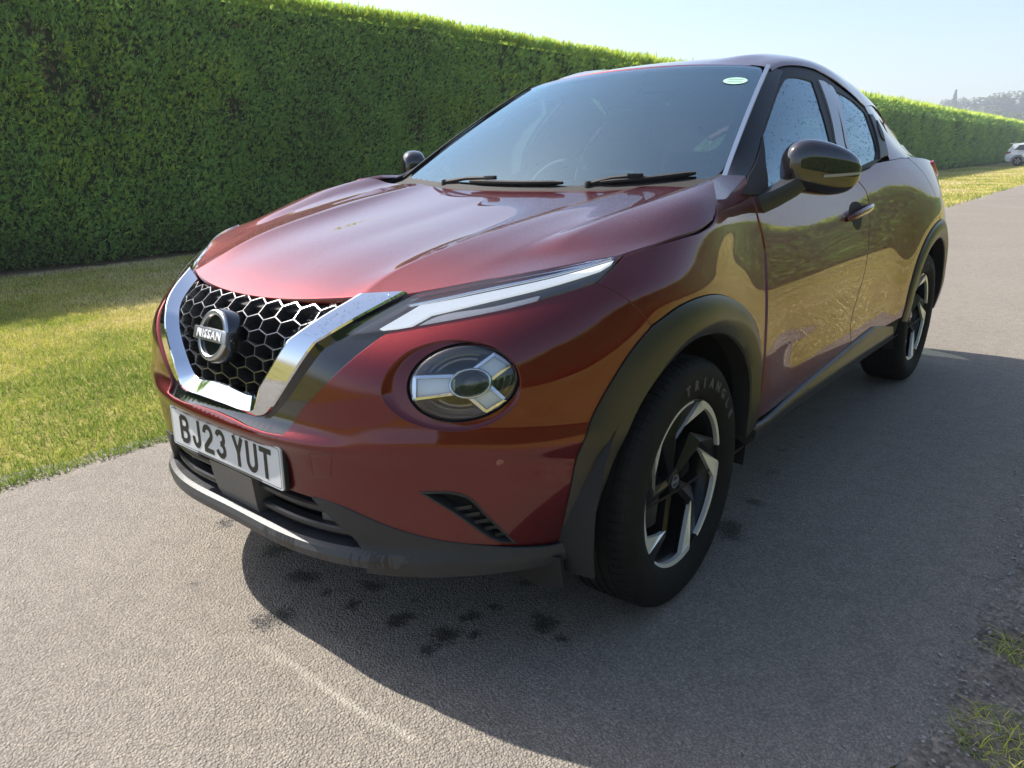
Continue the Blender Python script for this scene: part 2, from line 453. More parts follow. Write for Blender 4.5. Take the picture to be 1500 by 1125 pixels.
# ------------------------------------------------------------------ materials
def nodes(name):
    m = bpy.data.materials.new(name); m.use_nodes = True; nt = m.node_tree
    return m, nt, nt.nodes, nt.links, nt.nodes['Principled BSDF']
def simple(name, c, rough=.5, metal=0.0, coat=0.0, spec=.5, bump_s=0, bump_k=0.0, var=0.0, vs=8.0, ior=None):
    m, nt, N, L, b = nodes(name)
    b.inputs['Base Color'].default_value = (*c, 1); b.inputs['Roughness'].default_value = rough
    b.inputs['Metallic'].default_value = metal; b.inputs['Coat Weight'].default_value = coat
    b.inputs['Coat Roughness'].default_value = .03; b.inputs['Specular IOR Level'].default_value = spec
    if ior: b.inputs['IOR'].default_value = ior
    tc = N.new('ShaderNodeTexCoord')
    if var:
        n = N.new('ShaderNodeTexNoise'); n.inputs['Scale'].default_value = vs; n.inputs['Detail'].default_value = 5; L.new(tc.outputs['Object'], n.inputs['Vector'])
        r = N.new('ShaderNodeValToRGB'); r.color_ramp.elements[0].position = .3; r.color_ramp.elements[1].position = .7
        r.color_ramp.elements[0].color = (*[q*(1-var) for q in c], 1); r.color_ramp.elements[1].color = (*[min(1, q*(1+var)) for q in c], 1)
        L.new(n.outputs[0], r.inputs[0]); L.new(r.outputs[0], b.inputs['Base Color'])
    if bump_s:
        n = N.new('ShaderNodeTexNoise'); n.inputs['Scale'].default_value = bump_s; n.inputs['Detail'].default_value = 3; L.new(tc.outputs['Object'], n.inputs['Vector'])
        k = N.new('ShaderNodeBump'); k.inputs['Strength'].default_value = bump_k; k.inputs['Distance'].default_value = .002
        L.new(n.outputs[0], k.inputs['Height']); L.new(k.outputs[0], b.inputs['Normal'])
    return m
def paint_mat():
    m, nt, N, L, b = nodes('burgundy_metallic_paint')
    tc = N.new('ShaderNodeTexCoord')
    fl = N.new('ShaderNodeTexVoronoi'); fl.inputs['Scale'].default_value = 900; L.new(tc.outputs['Object'], fl.inputs['Vector'])
    # each flake leans its own way
    sub = N.new('ShaderNodeVectorMath'); sub.operation = 'SUBTRACT'; sub.inputs[1].default_value = (.5, .5, .5); L.new(fl.outputs['Color'], sub.inputs[0])
    sc = N.new('ShaderNodeVectorMath'); sc.operation = 'SCALE'; sc.inputs['Scale'].default_value = .16; L.new(sub.outputs[0], sc.inputs[0])
    g = N.new('ShaderNodeNewGeometry')
    ad = N.new('ShaderNodeVectorMath'); ad.operation = 'ADD'; L.new(g.outputs['Normal'], ad.inputs[0]); L.new(sc.outputs[0], ad.inputs[1])
    nm = N.new('ShaderNodeVectorMath'); nm.operation = 'NORMALIZE'; L.new(ad.outputs[0], nm.inputs[0]); L.new(nm.outputs[0], b.inputs['Normal'])
    b.inputs['Base Color'].default_value = (.112, .0034, .0046, 1)
    b.inputs['Metallic'].default_value = 1.0; b.inputs['Roughness'].default_value = .45
    b.inputs['Coat Weight'].default_value = 1.0; b.inputs['Coat IOR'].default_value = 1.56
    # dried water marks: patches with a hazier clear coat
    n = N.new('ShaderNodeTexNoise'); n.inputs['Scale'].default_value = 5.5; n.inputs['Detail'].default_value = 6; n.inputs['Roughness'].default_value = .6
    mp = N.new('ShaderNodeMapping'); mp.inputs['Scale'].default_value = (1.6, 1.0, .75); L.new(tc.outputs['Object'], mp.inputs[0]); L.new(mp.outputs[0], n.inputs['Vector'])
    r = N.new('ShaderNodeMapRange'); r.inputs['From Min'].default_value = .60; r.inputs['From Max'].default_value = .62; r.inputs['To Min'].default_value = .012; r.inputs['To Max'].default_value = .07
    L.new(n.outputs[0], r.inputs['Value']); L.new(r.outputs[0], b.inputs['Coat Roughness'])
    return m
def glass_mat(name, tint, ior=1.55, rough=0.0, dirt=0.0, refl=(1, 1, 1)):
    m = bpy.data.materials.new(name); m.use_nodes = True; nt = m.node_tree; N, L = nt.nodes, nt.links; N.clear()
    o = N.new('ShaderNodeOutputMaterial'); mx = N.new('ShaderNodeMixShader'); t = N.new('ShaderNodeBsdfTransparent'); g = N.new('ShaderNodeBsdfGlossy')
    t.inputs[0].default_value = (*tint, 1); g.inputs['Roughness'].default_value = rough; g.inputs['Color'].default_value = (*refl, 1)
    fr = N.new('ShaderNodeFresnel'); fr.inputs['IOR'].default_value = ior
    # two faces of the pane: r2 = 2r/(1+r)
    a = N.new('ShaderNodeMath'); a.operation = 'ADD'; a.inputs[1].default_value = 1.0; L.new(fr.outputs[0], a.inputs[0])
    d = N.new('ShaderNodeMath'); d.operation = 'MULTIPLY'; d.inputs[1].default_value = 2.0; L.new(fr.outputs[0], d.inputs[0])
    e = N.new('ShaderNodeMath'); e.operation = 'DIVIDE'; L.new(d.outputs[0], e.inputs[0]); L.new(a.outputs[0], e.inputs[1])
    L.new(e.outputs[0], mx.inputs[0]); L.new(t.outputs[0], mx.inputs[1]); L.new(g.outputs[0], mx.inputs[2])
    last = mx
    if dirt:
        df = N.new('ShaderNodeBsdfDiffuse'); df.inputs[0].default_value = (.6, .6, .58, 1)
        m2 = N.new('ShaderNodeMixShader'); m2.inputs[0].default_value = dirt; L.new(mx.outputs[0], m2.inputs[1]); L.new(df.outputs[0], m2.inputs[2]); last = m2
    L.new(last.outputs[0], o.inputs[0])
    return m
PAINT = paint_mat()
GLOSS = simple('gloss_black', (.006, .006, .007), .08, coat=1.0)
CHROME = simple('bright_chrome', (.70, .74, .79), .03, metal=1.0)
SATIN = simple('satin_silver', (.62, .63, .64), .28, metal=1.0)
PLAST = simple('dark_textured_plastic', (.030, .031, .034), .42, spec=.35, bump_s=900, bump_k=.25, var=.12, vs=14)
CLAD = simple('grey_wheel_arch_plastic', (.022, .022, .021), .30, spec=.45, bump_s=1200, bump_k=.10, var=.1, vs=9)
BLACK = simple('matt_black', (.008, .008, .008), .75)
RUBBER = simple('tyre_rubber', (.010, .010, .010), .75, spec=.2, bump_s=300, bump_k=.2, var=.25, vs=30)
RUBT = simple('worn_lettering', (.085, .082, .075), .8)
GREY = simple('grey_panel', (.13, .125, .115), .4)
DISC = simple('brake_iron', (.22, .21, .2), .45, metal=.9, var=.2, vs=30)
WHITE = simple('reflective_white_sheet', (.66, .68, .69), .35, spec=.5)
INK = simple('plate_black', (.012, .012, .012), .5)
DRLW = simple('light_guide_white', (.88, .9, .92), .2, coat=.6)
DRLW.node_tree.nodes['Principled BSDF'].inputs['Emission Color'].default_value = (.9, .96, 1, 1); DRLW.node_tree.nodes['Principled BSDF'].inputs['Emission Strength'].default_value = .32
CLEAR = glass_mat('clear_lamp_lens', (.97, .98, .98), 1.5)
WGLASS = glass_mat('windscreen_glass', (.74, .84, .86), 1.86, dirt=.003, refl=(.68, .92, 1.0))
SGLASS = glass_mat('side_glass', (.30, .38, .38), 2.1, refl=(.74, .93, 1.0))
FABRIC = simple('seat_cloth', (.12, .12, .125), .9, bump_s=400, bump_k=.4)
DASH = simple('dash_soft_plastic', (.07, .07, .075), .6, bump_s=500, bump_k=.3)
REDL = simple('tail_lamp_red', (.45, .02, .03), .1, coat=1.0)
ORANGE = simple('amber', (.6, .22, .05), .35)
# ------------------------------------------------------------------ the car
CAR = empty('parked_car', (0, 0, 0))
tag(CAR, 'dark red metallic crossover car with round headlamps parked on the tarmac lane', 'car')
H = RING.hits
def smooth_px(L, corner=(), surf=RING, n=6):
    """photo pixels -> uv on a surface, joined by a smooth curve"""
    return spline(surf.hits(L), n=n, corner=corner)
def cat(*parts): return dedupe(np.vstack(parts))
def arch(wy, r, a0, a1, n=24, sq=1.0):
    """points (s,z) on a wheel-arch line of radius r(theta) round wheel wy, theta in degrees from +y (rear) ccw"""
    out = []
    for t in np.linspace(a0, a1, n):
        rr = r(t) if callable(r) else r; a = math.radians(t)
        y, z = wy+rr*math.cos(a), WR+rr*math.sin(a); out.append(ring_at(y, z))
    return np.array(out)
# --- shared boundary lines on the lower body (uv)
L_surround = smooth_px([(413, 638), (437, 608), (469, 572), (522, 522), (560, 493), (576, 484)])
L_drl_low = smooth_px([(576, 484), (640, 473), (704, 461), (755, 450), (820, 432), (872, 415)])
L_gap_bf = smooth_px([(872, 415), (909, 433), (938, 458), (954, 478)])
CLO = [(954, 478), (921, 519), (880, 586), (851, 654), (838, 700), (827, 755), (822, 787)]
L_clad_f = smooth_px(CLO)
L_clad_r = smooth_px([(1110, 575), (1113, 520), (1108, 480), (1095, 456), (1073, 439), (1042, 432), (998, 447), (954, 478)])
L_skirt = smooth_px([(822, 792), (806, 796), (760, 800), (690, 798), (632, 790), (570, 772), (500, 742), (458, 728)])
L_shut = smooth_px([(914, 373), (952, 362), (1000, 348), (1032, 337.5), (1048, 325), (1051, 316), (1049, 301), (1046, 278), (1043, 262)])
HEADL = [(672, 497), (720, 505), (752, 528), (764, 560), (755, 594), (722, 620), (675, 632), (622, 627), (580, 608), (558, 579), (565, 547), (592, 518), (630, 502)]
hl_out = spline(H(HEADL), n=6, closed=True)
FOG = [(612, 720), (660, 720), (688, 728), (716, 756), (758, 796), (728, 793), (664, 752)]
fog_out = spline(H(FOG), n=5, closed=True, corner=(0, 4))
TOW = [(452, 664), (486, 666), (485, 701), (458, 699)]
tow_out = spline(H(TOW), n=5, closed=True, corner=(0, 1, 2, 3))
def shrink(P, d):
    P = np.array(P, float); c = P.mean(0); r = P-c; n = np.linalg.norm(r, axis=1, keepdims=True)
    return c+r*(1-d/np.maximum(n, d*1.5))
# --- painted front bumper, one piece across the nose
band = H([(340, 613), (360, 624), (388, 634), (413, 638)])
band[:, 1] = band[:, 1]
z_band = band[0, 1]
half = cat([[0, z_band+.002]], band, L_surround[1:], L_drl_low[1:], L_gap_bf[1:], L_clad_f[1:], L_skirt[1:], H([(419, 715)]), [[.2, .436], [0, .436]])
mb = panel(RING, mirror_uv(half), [hl_out, hl_out*[-1, 1], fog_out, fog_out*[-1, 1], tow_out], step=.011, estep=.008, depth=.02)
mb.build('front_bumper', PAINT, CAR)
tow = panel(RING, shrink(tow_out, .0035), step=.012, depth=.006, edge=.0012); tow.build('tow_eye_cover', PAINT, CAR)
# --- wings
wing = cat(L_shut, H([(1057, 255), (1078, 255), (1092, 256)]), smooth_px([(1098, 275), (1108, 314), (1118, 357), (1121, 406), (1121, 470), (1117, 535), (1110, 575)]),
           L_clad_r[1:], L_gap_bf[::-1][1:], H([(893, 395)]))
GAP = .0035
def inset_poly(P, d):
    """offset a closed uv outline inwards by d"""
    P = dedupe(np.array(P, float)); 
    if area2(P) < 0: P = P[::-1]
    t0 = P-np.roll(P, 1, 0); t1 = np.roll(P, -1, 0)-P
    t0 /= np.linalg.norm(t0, axis=1, keepdims=True); t1 /= np.linalg.norm(t1, axis=1, keepdims=True)
    n0 = np.stack([-t0[:, 1], t0[:, 0]], 1); n1 = np.stack([-t1[:, 1], t1[:, 0]], 1)
    m = n0+n1; m /= np.maximum(np.linalg.norm(m, axis=1, keepdims=True), .35); c = np.clip(np.sum(m*n0, axis=1, keepdims=True), .5, 1)
    return P+m*d/c
two(panel(RING, inset_poly(resamp(wing, .02), .0032), step=.018, estep=.01, depth=.018, edge=.0012), 'front_wing', PAINT, CAR)
# --- bonnet
hood_half = np.array([(0, 0), (.17, 0), (.36, 0), (.46, .0), (.59, 0), (.72, 0), (.817, 0), (.817, .6), (.817, 1.0), (.816, 1.14), (.805, 1.185), (.785, 1.2), (.72, 1.2), (.46, 1.2), (0, 1.2)])
panel(HOOD, inset_poly(resamp(mirror_uv(hood_half), .03), .003), step=.017, estep=.012, depth=.02, edge=.0018).build('bonnet', PAINT, CAR)
# --- doors
g1 = smooth_px([(1094, 262), (1101, 285), (1110, 314), (1120, 357), (1124, 406), (1124, 470), (1120, 535), (1112, 592)])
g2 = smooth_px([(1238, 236), (1254, 261), (1270, 284), (1274, 321), (1268, 392), (1253, 445), (1246, 476), (1246, 500)])
def belt_uv(y0, y1, dz=-.012, n=14):
    return np.array([ring_at(y, np.interp(y, BELT[:, 1], BELT[:, 2])+dz) for y in np.linspace(y0, y1, n)])
yA = ring_f(g1[:1])[0, 1]; yB = ring_f(g2[:1])[0, 1]
sill_top = lambda y: np.interp(y, [.3, .55, 1.0, 1.5, 2.1], [.402, .402, .404, .412, .43])
def low(y0, y1, n=10): return np.array([ring_at(y, sill_top(y)) for y in np.linspace(y0, y1, n)])
y1b = ring_f(g1[-1:])[0, 1]; y2b = ring_f(g2[-1:])[0, 1]
g2t = g2[g2[:, 1] < np.interp(yB, BELT[:, 1], BELT[:, 2])-.016]; g2t = g2t[g2t[:, 1] > sill_top(1.4)+.004]
g1t = g1[g1[:, 1] < 1.058]; g1t = g1t[g1t[:, 1] > .408]
yA = ring_f(g1t[:1])[0, 1]; yB = ring_f(g2t[:1])[0, 1]; y1b = ring_f(g1t[-1:])[0, 1]; y2b = ring_f(g2t[-1:])[0, 1]
door = cat(belt_uv(yA, yB), g2t, low(y2b, y1b), g1t[::-1])
HANDLE_C = H([(1255, 312)])[0]
FDOOR = two(panel(RING, inset_poly(resamp(door, .02), .0028), step=.022, depth=.02, edge=.0012), 'front_door', PAINT, CAR)
g3 = np.array([ring_at(y, z) for y, z in ((2.30, 1.145), (2.42, 1.09), (2.52, 1.0), (2.57, .93), (2.60, .862))])
r_arch = lambda t: .505+.012*abs(math.cos(math.radians(t)))
ra = arch(WB, r_arch, 93, 171, 18)
rdoor = cat(belt_uv(yB+.002, 2.30), spline(g3, n=5), ra, low(ring_f(ra[-1:])[0, 1], y2b+.002), g2t[::-1]+[.002, 0])
RDOOR = two(panel(RING, inset_poly(resamp(rdoor, .02), .0028), step=.024, depth=.02, edge=.0012), 'rear_door', PAINT, CAR)
rq = cat(belt_uv(2.31, 2.95, dz=-.004), [ring_at(3.05, 1.115), [4.55, 1.10], [4.95, 1.09], [4.95, .34]], [ring_at(3.12, .36)], arch(WB, r_arch, 2, 90, 18), spline(g3, n=5)[::-1])
two(panel(RING, inset_poly(resamp(rq, .03), .002), step=.03, depth=.02), 'rear_quarter', PAINT, CAR)
# --- wheel-arch cladding: outer face, ridge, inner lip turned in
def clad(outer_uv, ridge_uv, inner_uv, name):
    n = 60
    def rs(P):
        d = np.concatenate([[0], np.cumsum(np.linalg.norm(np.diff(P, axis=0), axis=1))]); t = np.linspace(0, d[-1], n)
        return np.stack([np.interp(t, d, P[:, 0]), np.interp(t, d, P[:, 1])], 1)
    O, R2, I = rs(outer_uv), rs(ridge_uv), rs(inner_uv); rows = []
    for uv, lift in ((O, -.012), (O, .004), (O*.9+R2*.1, .007), (O*.5+R2*.5, .0125), (R2*.93+O*.07, .0165), (R2*.97+I*.03, .0165), (R2*.5+I*.5, .013), (I*.9+R2*.1, .009), (I, .004), (I, -.05)):
        rows.append(RING.f(uv)+RING.nrm(uv)*lift)
    mb = MB(); V = np.vstack(rows); F = []
    for r in range(len(rows)-1):
        for i in range(n-1): F.append((r*n+i, r*n+i+1, (r+1)*n+i+1, (r+1)*n+i))
    # closed ends
    F.append(tuple(r*n for r in range(len(rows)))); F.append(tuple(reversed([r*n+n-1 for r in range(len(rows))])))
    mb.add(V, F); return two(mb, name, CLAD, CAR, angle=28)
fo = np.vstack([L_clad_r[:-1], L_clad_f])
fi = smooth_px([(1090, 640), (1096, 590), (1096, 556), (1087, 520), (1069, 496), (1042, 489), (1007, 502), (971, 538), (936, 587), (900, 662), (873, 738), (862, 791)])
fr = smooth_px([(1100, 620), (1107, 555), (1104, 508), (1090, 480), (1066, 469), (1042, 471), (998, 497), (955, 550), (922, 606), (894, 665), (868, 737), (857, 790)])
fo = np.vstack([smooth_px([(1092, 650), (1103, 610), (1110, 575)])[:-1], fo])
clad(fo, fr, fi, 'wheel_arch_trim')
clad(arch(WB, lambda t: .503+.012*abs(math.cos(math.radians(t))), 172, 0, 40), arch(WB, .455, 172, 0, 40), arch(WB, .415, 173, -3, 40), 'wheel_arch_trim')
# --- sill trim
st = cat(smooth_px([(1097, 624), (1118, 611), (1133, 598), (1190, 551), (1243, 508), (1279, 479), (1303, 478)], corner=(2, 5)), smooth_px([(1300, 487), (1249, 532), (1144, 607), (1097, 642)]))
two(panel(RING, st, step=.02, lift=lambda q: .012+.012*bump(q[:, 1], .385, .028), depth=.05), 'sill_trim', CLAD, CAR)
# --- dark shell behind the panels, open over the wheels
hole = lambda wy, r: np.array([ring_at(wy+r*math.cos(a), max(.16, WR+r*math.sin(a))) for a in np.linspace(-.35*math.pi, 1.35*math.pi, 40)])
def shell_hole(wy, r):
    a = np.linspace(0, math.pi, 30); P = [ring_at(wy+r*math.cos(t), WR+r*math.sin(t)) for t in a]
    return np.array([ring_at(wy+r, .14)]+P+[ring_at(wy-r, .14)])
intake = [[0, .44], [.50, .425], [.56, .30], [0, .30]]
shell = np.array([[0, 1.0 if False else .62], [.42, .62], [.55, .60], [.62, .80], [.9, .84], [1.25, .95], [1.6, .99], [1.75, 1.03]])
tops = np.array([ring_at(y, 1.03) for y in np.linspace(.3, 3.0, 20)])
bots = np.array([ring_at(y, .30) for y in np.linspace(3.1, -.55, 40)])
f_out = cat(shell, tops, [[4.95, 1.1], [4.95, .32]], bots, [[.55, .44], [0, .44]])
f_hole = [np.clip(shell_hole(w, .44), [0, .31], [9, 2]) for w in (0, WB)]
two(panel(RING, f_out, [shrink(hl_out, -.004), fog_out]+f_hole, step=.05, estep=.03, lift=-.022, depth=0), 'inner_shell', BLACK, CAR)
# ------------------------------------------------------------------ front: grille, emblem, lamps, plate, lower intake
def ring_p(uv, lift=0.0): 
    uv = np.atleast_2d(uv); return RING.f(uv)+RING.nrm(uv)*lift
def gridpatch(rows, name, mat, angle=30, both=True, parent=None, close=False):
    n = len(rows[0]); V = np.vstack(rows); F = []
    for r in range(len(rows)-1):
        for i in range(n-1): F.append((r*n+i, (r+1)*n+i, (r+1)*n+i+1, r*n+i+1))
    mb = MB(); mb.add(V, F)
    return mb
# --- chrome V frame: inner edge, ridge, outer edge
def pts3(L, lift): return [Vector(q) for q in ring_p(H(L), lift)]
vO = smooth_px([(597, 431), (530, 467), (466, 504), (430, 555), (399, 602), (385, 611), (340, 596)], corner=(2,))
vI = smooth_px([(505, 440), (462, 468), (419, 500), (393, 540), (372, 574), (364, 580), (330, 566)], corner=(2,))
vO = np.vstack([vO, [[0, vO[-1, 1]+.0005]]]); vI = np.vstack([vI, [[0, vI[-1, 1]+.0005]]])
def rsn(P, n):
    d = np.concatenate([[0], np.cumsum(np.linalg.norm(np.diff(P, axis=0), axis=1))]); t = np.linspace(0, d[-1], n)
    return np.stack([np.interp(t, d, P[:, 0]), np.interp(t, d, P[:, 1])], 1)
k_ = 40; n1 = int(np.argmin(np.abs(vO[:, 0]-H([(466, 504)])[0, 0]))); n2 = int(np.argmin(np.abs(vI[:, 0]-H([(419, 500)])[0, 0])))
O_ = np.vstack([rsn(vO[:n1+1], 16)[:-1], rsn(vO[n1:], k_)]); I_ = np.vstack([rsn(vI[:n2+1], 16)[:-1], rsn(vI[n2:], k_)])
tt = np.linspace(0, 1, len(O_))[:, None]
rgv = np.interp(np.arange(len(O_)), [0, 15, 30, 38, 44, len(O_)], [.30, .25, .25, .6, .78, .78])[:, None]
rowsV = []
for w, lift in ((0, -.034), (0, -.012), (.04, -.008), (rgv-.03, .0165), (rgv+.03, .018), (.95, .012), (1.0, .008), (1.0, -.015)):
    uv = I_*(1-w)+O_*w; rowsV.append(ring_p(uv, lift))
mb = gridpatch(rowsV, 'c', CHROME)
n = len(O_)
mb.f.append(tuple(r*n for r in range(len(rowsV)))); mb.mi.append(0)
mb.join(mb.mirrored())
mb.build('chrome_grille_frame', CHROME, CAR, angle=22)
# --- gloss black V panel between the paint and the chrome frame
mid_ = I_*.62+O_*.38
half = cat([[0, z_band+.006]], band[:-1]+[0, .004], L_surround[:], H([(590, 470), (612, 430)]), mid_)
panel(RING, mirror_uv(half), step=.011, estep=.008, lift=-.010, depth=.012).build('grille_surround', GLOSS, CAR)
# --- honeycomb grille
GB = .034
def gr(u, z, d): return Vector(ring_p([[u, z]], -GB+d)[0])
poly = cat(I_[:, :], [[0, I_[-1, 1]]]); 
top_edge = np.array([[0, .895], [.12, .897], [.22, .902], [.33, .905]])
gp = np.vstack([I_[::-1], [[.31, .90]], top_edge[::-1]]); gp = mirror_uv(np.vstack([[[0, I_[-1, 1]]], I_[::-1][1:], top_edge[::-1]]))
hw, hh = .074, .0395
mb = MB(); seen = set(); t_ = .0017
hexes = []
HWd, HHt = .070, .0425
for j in range(0, 10):
    for i in range(-6, 7): hexes.append(((i+(.5 if j % 2 else 0))*HWd, .600+j*.75*HHt))
def hexv(cx, cz): return [(cx, cz-HHt/2), (cx+HWd/2, cz-HHt/4), (cx+HWd/2, cz+HHt/4), (cx, cz+HHt/2), (cx-HWd/2, cz+HHt/4), (cx-HWd/2, cz-HHt/4)]
gpa = np.array(gp)
for c in hexes:
    hv = hexv(*c)
    for k in range(6):
        a, b = np.array(hv[k]), np.array(hv[(k+1) % 6]); key = (round((a[0]+b[0])*400), round((a[1]+b[1])*400))
        if key in seen: continue
        seen.add(key)
        ia, ib = inside(gpa, np.array([a, b]))
        if not (ia or ib) or max(a[1], b[1]) > .884: continue
        d = b-a; nn = np.array([-d[1], d[0]])/np.linalg.norm(d)*t_
        P = []
        for q in (a, b):
            for sg in (-1, 1):
                P += [gr(*(q+nn*sg*.6), .020), gr(*(q+nn*sg), .014), gr(*(q+nn*sg*2.2), -.022)]
        # order: a- (0,1,2) a+ (3,4,5) b- (6,7,8) b+ (9,10,11)
        mb.add(P, [(0, 3, 9, 6), (0, 6, 7, 1), (1, 7, 8, 2), (3, 4, 10, 9), (4, 5, 11, 10)])
GRILLE = simple('grille_dark_chrome', (.20, .205, .21), .25, metal=.9)
mb.build('honeycomb_grille', GRILLE, CAR, smooth=False)
panel(RING, mirror_uv([[0, .888], [.32, .892], [.325, .872], [.2, .866], [0, .862]]), step=.02, lift=-.026, depth=.02).build('grille_top_trim', BLACK, CAR)
bp = panel(RING, gp, step=.03, lift=-.062, depth=0); bp.build('grille_backing', BLACK, CAR)
# --- emblem
eP = on_plane(319, 492, 0, 0.0); EC = Vector((0, -.815, .774)); 
eC = Vector(ring_p([[0, .776]], .0)[0]); en = Vector(RING.nrm([[0, .776]])[0])
eM = Matrix.Translation(eC) @ Matrix((Vector((1, 0, 0)), en.cross(Vector((1, 0, 0))), en)).transposed().to_4x4()
EMB = empty('emblem', parent=CAR)
mb = MB(); lathe(mb, [(0, .012), (.052, .012), (.066, .012), (.068, .006), (.068, -.045)], 56, eM); mb.build('emblem_disc', GLOSS, EMB, angle=30)
mb = MB(); lathe(mb, [(.050, .012), (.051, .017), (.0535, .019), (.0595, .019), (.0625, .017), (.0635, .012)], 64, eM); mb.build('emblem_ring', SATIN, EMB, angle=30)
mb = MB(); b_ = MB(); box(b_, (0, 0, .0185), (.146, .031, .011), bev=.002); b_.xf(eM); b_.build('emblem_bar', simple('emblem_bar_metal', (.42, .42, .43), .3, metal=.9), EMB, angle=40)
def text_mesh(body, size, depth, mat4, name, mat, parent, xs=1.0, bold=0.0, sp=1.0):
    cu = bpy.data.curves.new(name+'_c', 'FONT'); cu.body = body; cu.size = size; cu.extrude = depth; cu.align_x = 'CENTER'; cu.align_y = 'CENTER'; cu.offset = bold; cu.space_character = sp
    cu.resolution_u = 3
    to = bpy.data.objects.new(name+'_t', cu); col.objects.link(to)
    dg = bpy.context.evaluated_depsgraph_get(); me = bpy.data.meshes.new_from_object(to.evaluated_get(dg)); bpy.data.objects.remove(to)
    me.transform(mat4 @ Matrix.Diagonal((xs, 1, 1, 1))); me.materials.clear(); me.materials.append(mat); me.name = name
    o = bpy.data.objects.new(name, me); col.objects.link(o); o.parent = parent; return o
text_mesh('NISSAN', .0285, .001, eM @ Matrix.Translation((0, -.001, .0245)), 'lettering', simple('letter_white', (.8, .8, .8), .3), EMB, xs=1.10, bold=.0004, sp=1.08)
# --- number plate
PL = empty('number_plate', parent=CAR)
pM = Matrix.Translation((0, -.8085, .499)) @ Matrix.Rotation(math.radians(90-1.5), 4, 'X')
def rrect(w, h, r, n=5):
    out = []
    for cx, cy, a0 in ((w/2-r, h/2-r, 0), (-w/2+r, h/2-r, 90), (-w/2+r, -h/2+r, 180), (w/2-r, -h/2+r, 270)):
        out += [(cx+r*math.cos(math.radians(a0+90*i/n)), cy+r*math.sin(math.radians(a0+90*i/n))) for i in range(n+1)]
    return out
def prism(mb, outline, z0, z1, mat4=None, bev=0.0):
    n = len(outline); V = [Vector((x, y, z0)) for x, y in outline]; 
    if bev:
        P = np.array(outline); Q = inset_poly(P if area2(P) > 0 else P[::-1], bev)
        V += [Vector((x, y, z1-bev)) for x, y in outline]+[Vector((x, y, z1)) for x, y in Q]; R = 3
    else: V += [Vector((x, y, z1)) for x, y in outline]; R = 2
    F = [(r*n+i, r*n+(i+1) % n, (r+1)*n+(i+1) % n, (r+1)*n+i) for r in range(R-1) for i in range(n)]
    F.append(tuple((R-1)*n+i for i in range(n))); F.append(tuple(reversed(range(n))))
    if mat4 is not None: V = [mat4 @ q for q in V]
    mb.add(V, F); return mb
mb = MB(); prism(mb, rrect(.52, .111, .008), -.003, .002, pM, .0012); mb.build('plate_sheet', WHITE, PL, smooth=False)
mb = MB()
ro, ri = rrect(.510, .101, .007), rrect(.5072, .0982, .006); nn_ = len(ro)
V = [pM @ Vector((x, y, .0024)) for x, y in ro+ri]; mb.add(V, [(i, (i+1) % nn_, nn_+(i+1) % nn_, nn_+i) for i in range(nn_)]); mb.build('plate_border', INK, PL, smooth=False)
mb = MB(); prism(mb, rrect(.526, .116, .009), -.014, -.0035, pM, .002); mb.build('plate_holder', BLACK, PL, smooth=False)
def ribbon(mb, pts, w, z, mat4, closed=False, h=.0006):
    P = np.array(pts, float); n = len(P)
    t = np.zeros_like(P)
    for i in range(n):
        a = P[i-1] if (i > 0 or closed) else P[i]; b = P[(i+1) % n] if (i < n-1 or closed) else P[i]
        d0 = (P[i]-a); d1 = (b-P[i]); l0, l1 = np.linalg.norm(d0), np.linalg.norm(d1)
        u0 = d0/l0 if l0 > 1e-9 else d1/l1; u1 = d1/l1 if l1 > 1e-9 else d0/l0
        m = u0+u1; m /= np.linalg.norm(m); c = max(.5, float(np.dot(m, u0))); t[i] = np.array([-m[1], m[0]])/c
    A = P+t*w/2; B = P-t*w/2
    V = [mat4 @ Vector((x, y, z)) for x, y in A]+[mat4 @ Vector((x, y, z)) for x, y in B]
    m = n if closed else n-1
    F = [(n+i, n+(i+1) % n, (i+1) % n, i) for i in range(m)]
    mb.add(V, F)
def arcp(cx, cy, rx, ry, a0, a1, n=9): return [(cx+rx*math.cos(math.radians(a0+(a1-a0)*i/n)), cy+ry*math.sin(math.radians(a0+(a1-a0)*i/n))) for i in range(n+1)]
hw_, hh_, sw = .025-.007, .0395-.007, .014
GLY = {
 'B': [[(-hw_, -hh_), (-hw_, hh_)], [(-hw_, hh_), (.002, hh_)]+arcp(.002, .017, hw_-.004, hh_-.017, 90, -90)+[(-hw_, .0015)], [(-hw_, .0015), (.001, .0015)]+arcp(.001, -.0155, hw_-.001, .017, 90, -90)+[(-hw_, -hh_)]],
 'J': [[(hw_*.8, .0395), (hw_*.8, -.014)]+arcp(0, -.014, hw_*.8, hh_-.014, 0, -180)+[(-hw_*.8, -.008)]],
 '2': [[(-hw_, .014)]+arcp(0, .0145, hw_, hh_-.0145, 180, -35)+[(-hw_*.9, -.025), (-hw_*.9, -hh_), (hw_+.007, -hh_)]],
 '3': [arcp(0, .0165, hw_*.95, hh_-.0165, 165, -90)[:], arcp(0, -.0155, hw_, hh_-.0155, 90, -170)],
 'Y': [[(-hw_-.001, .0395), (0, -.002), (0, -.0395)], [(hw_+.001, .0395), (0, -.002)]],
 'U': [[(-hw_, .0395), (-hw_, -.013)]+arcp(0, -.013, hw_, hh_-.013, 180, 360)+[(hw_, .0395)]],
 'T': [[(-.025, hh_), (.025, hh_)], [(0, hh_), (0, -.0395)]]}
xs_ = [-.188, -.128, -.068, -.007, .076, .136, .196]
for ch, x in zip('BJ23YUT', xs_):
    mb = MB()
    for i_, st_ in enumerate(GLY[ch]): ribbon(mb, [(a+x, b) for a, b in st_], sw, .0026+.0001*i_, pM)
    mb.build('plate_character', INK, PL, smooth=False)
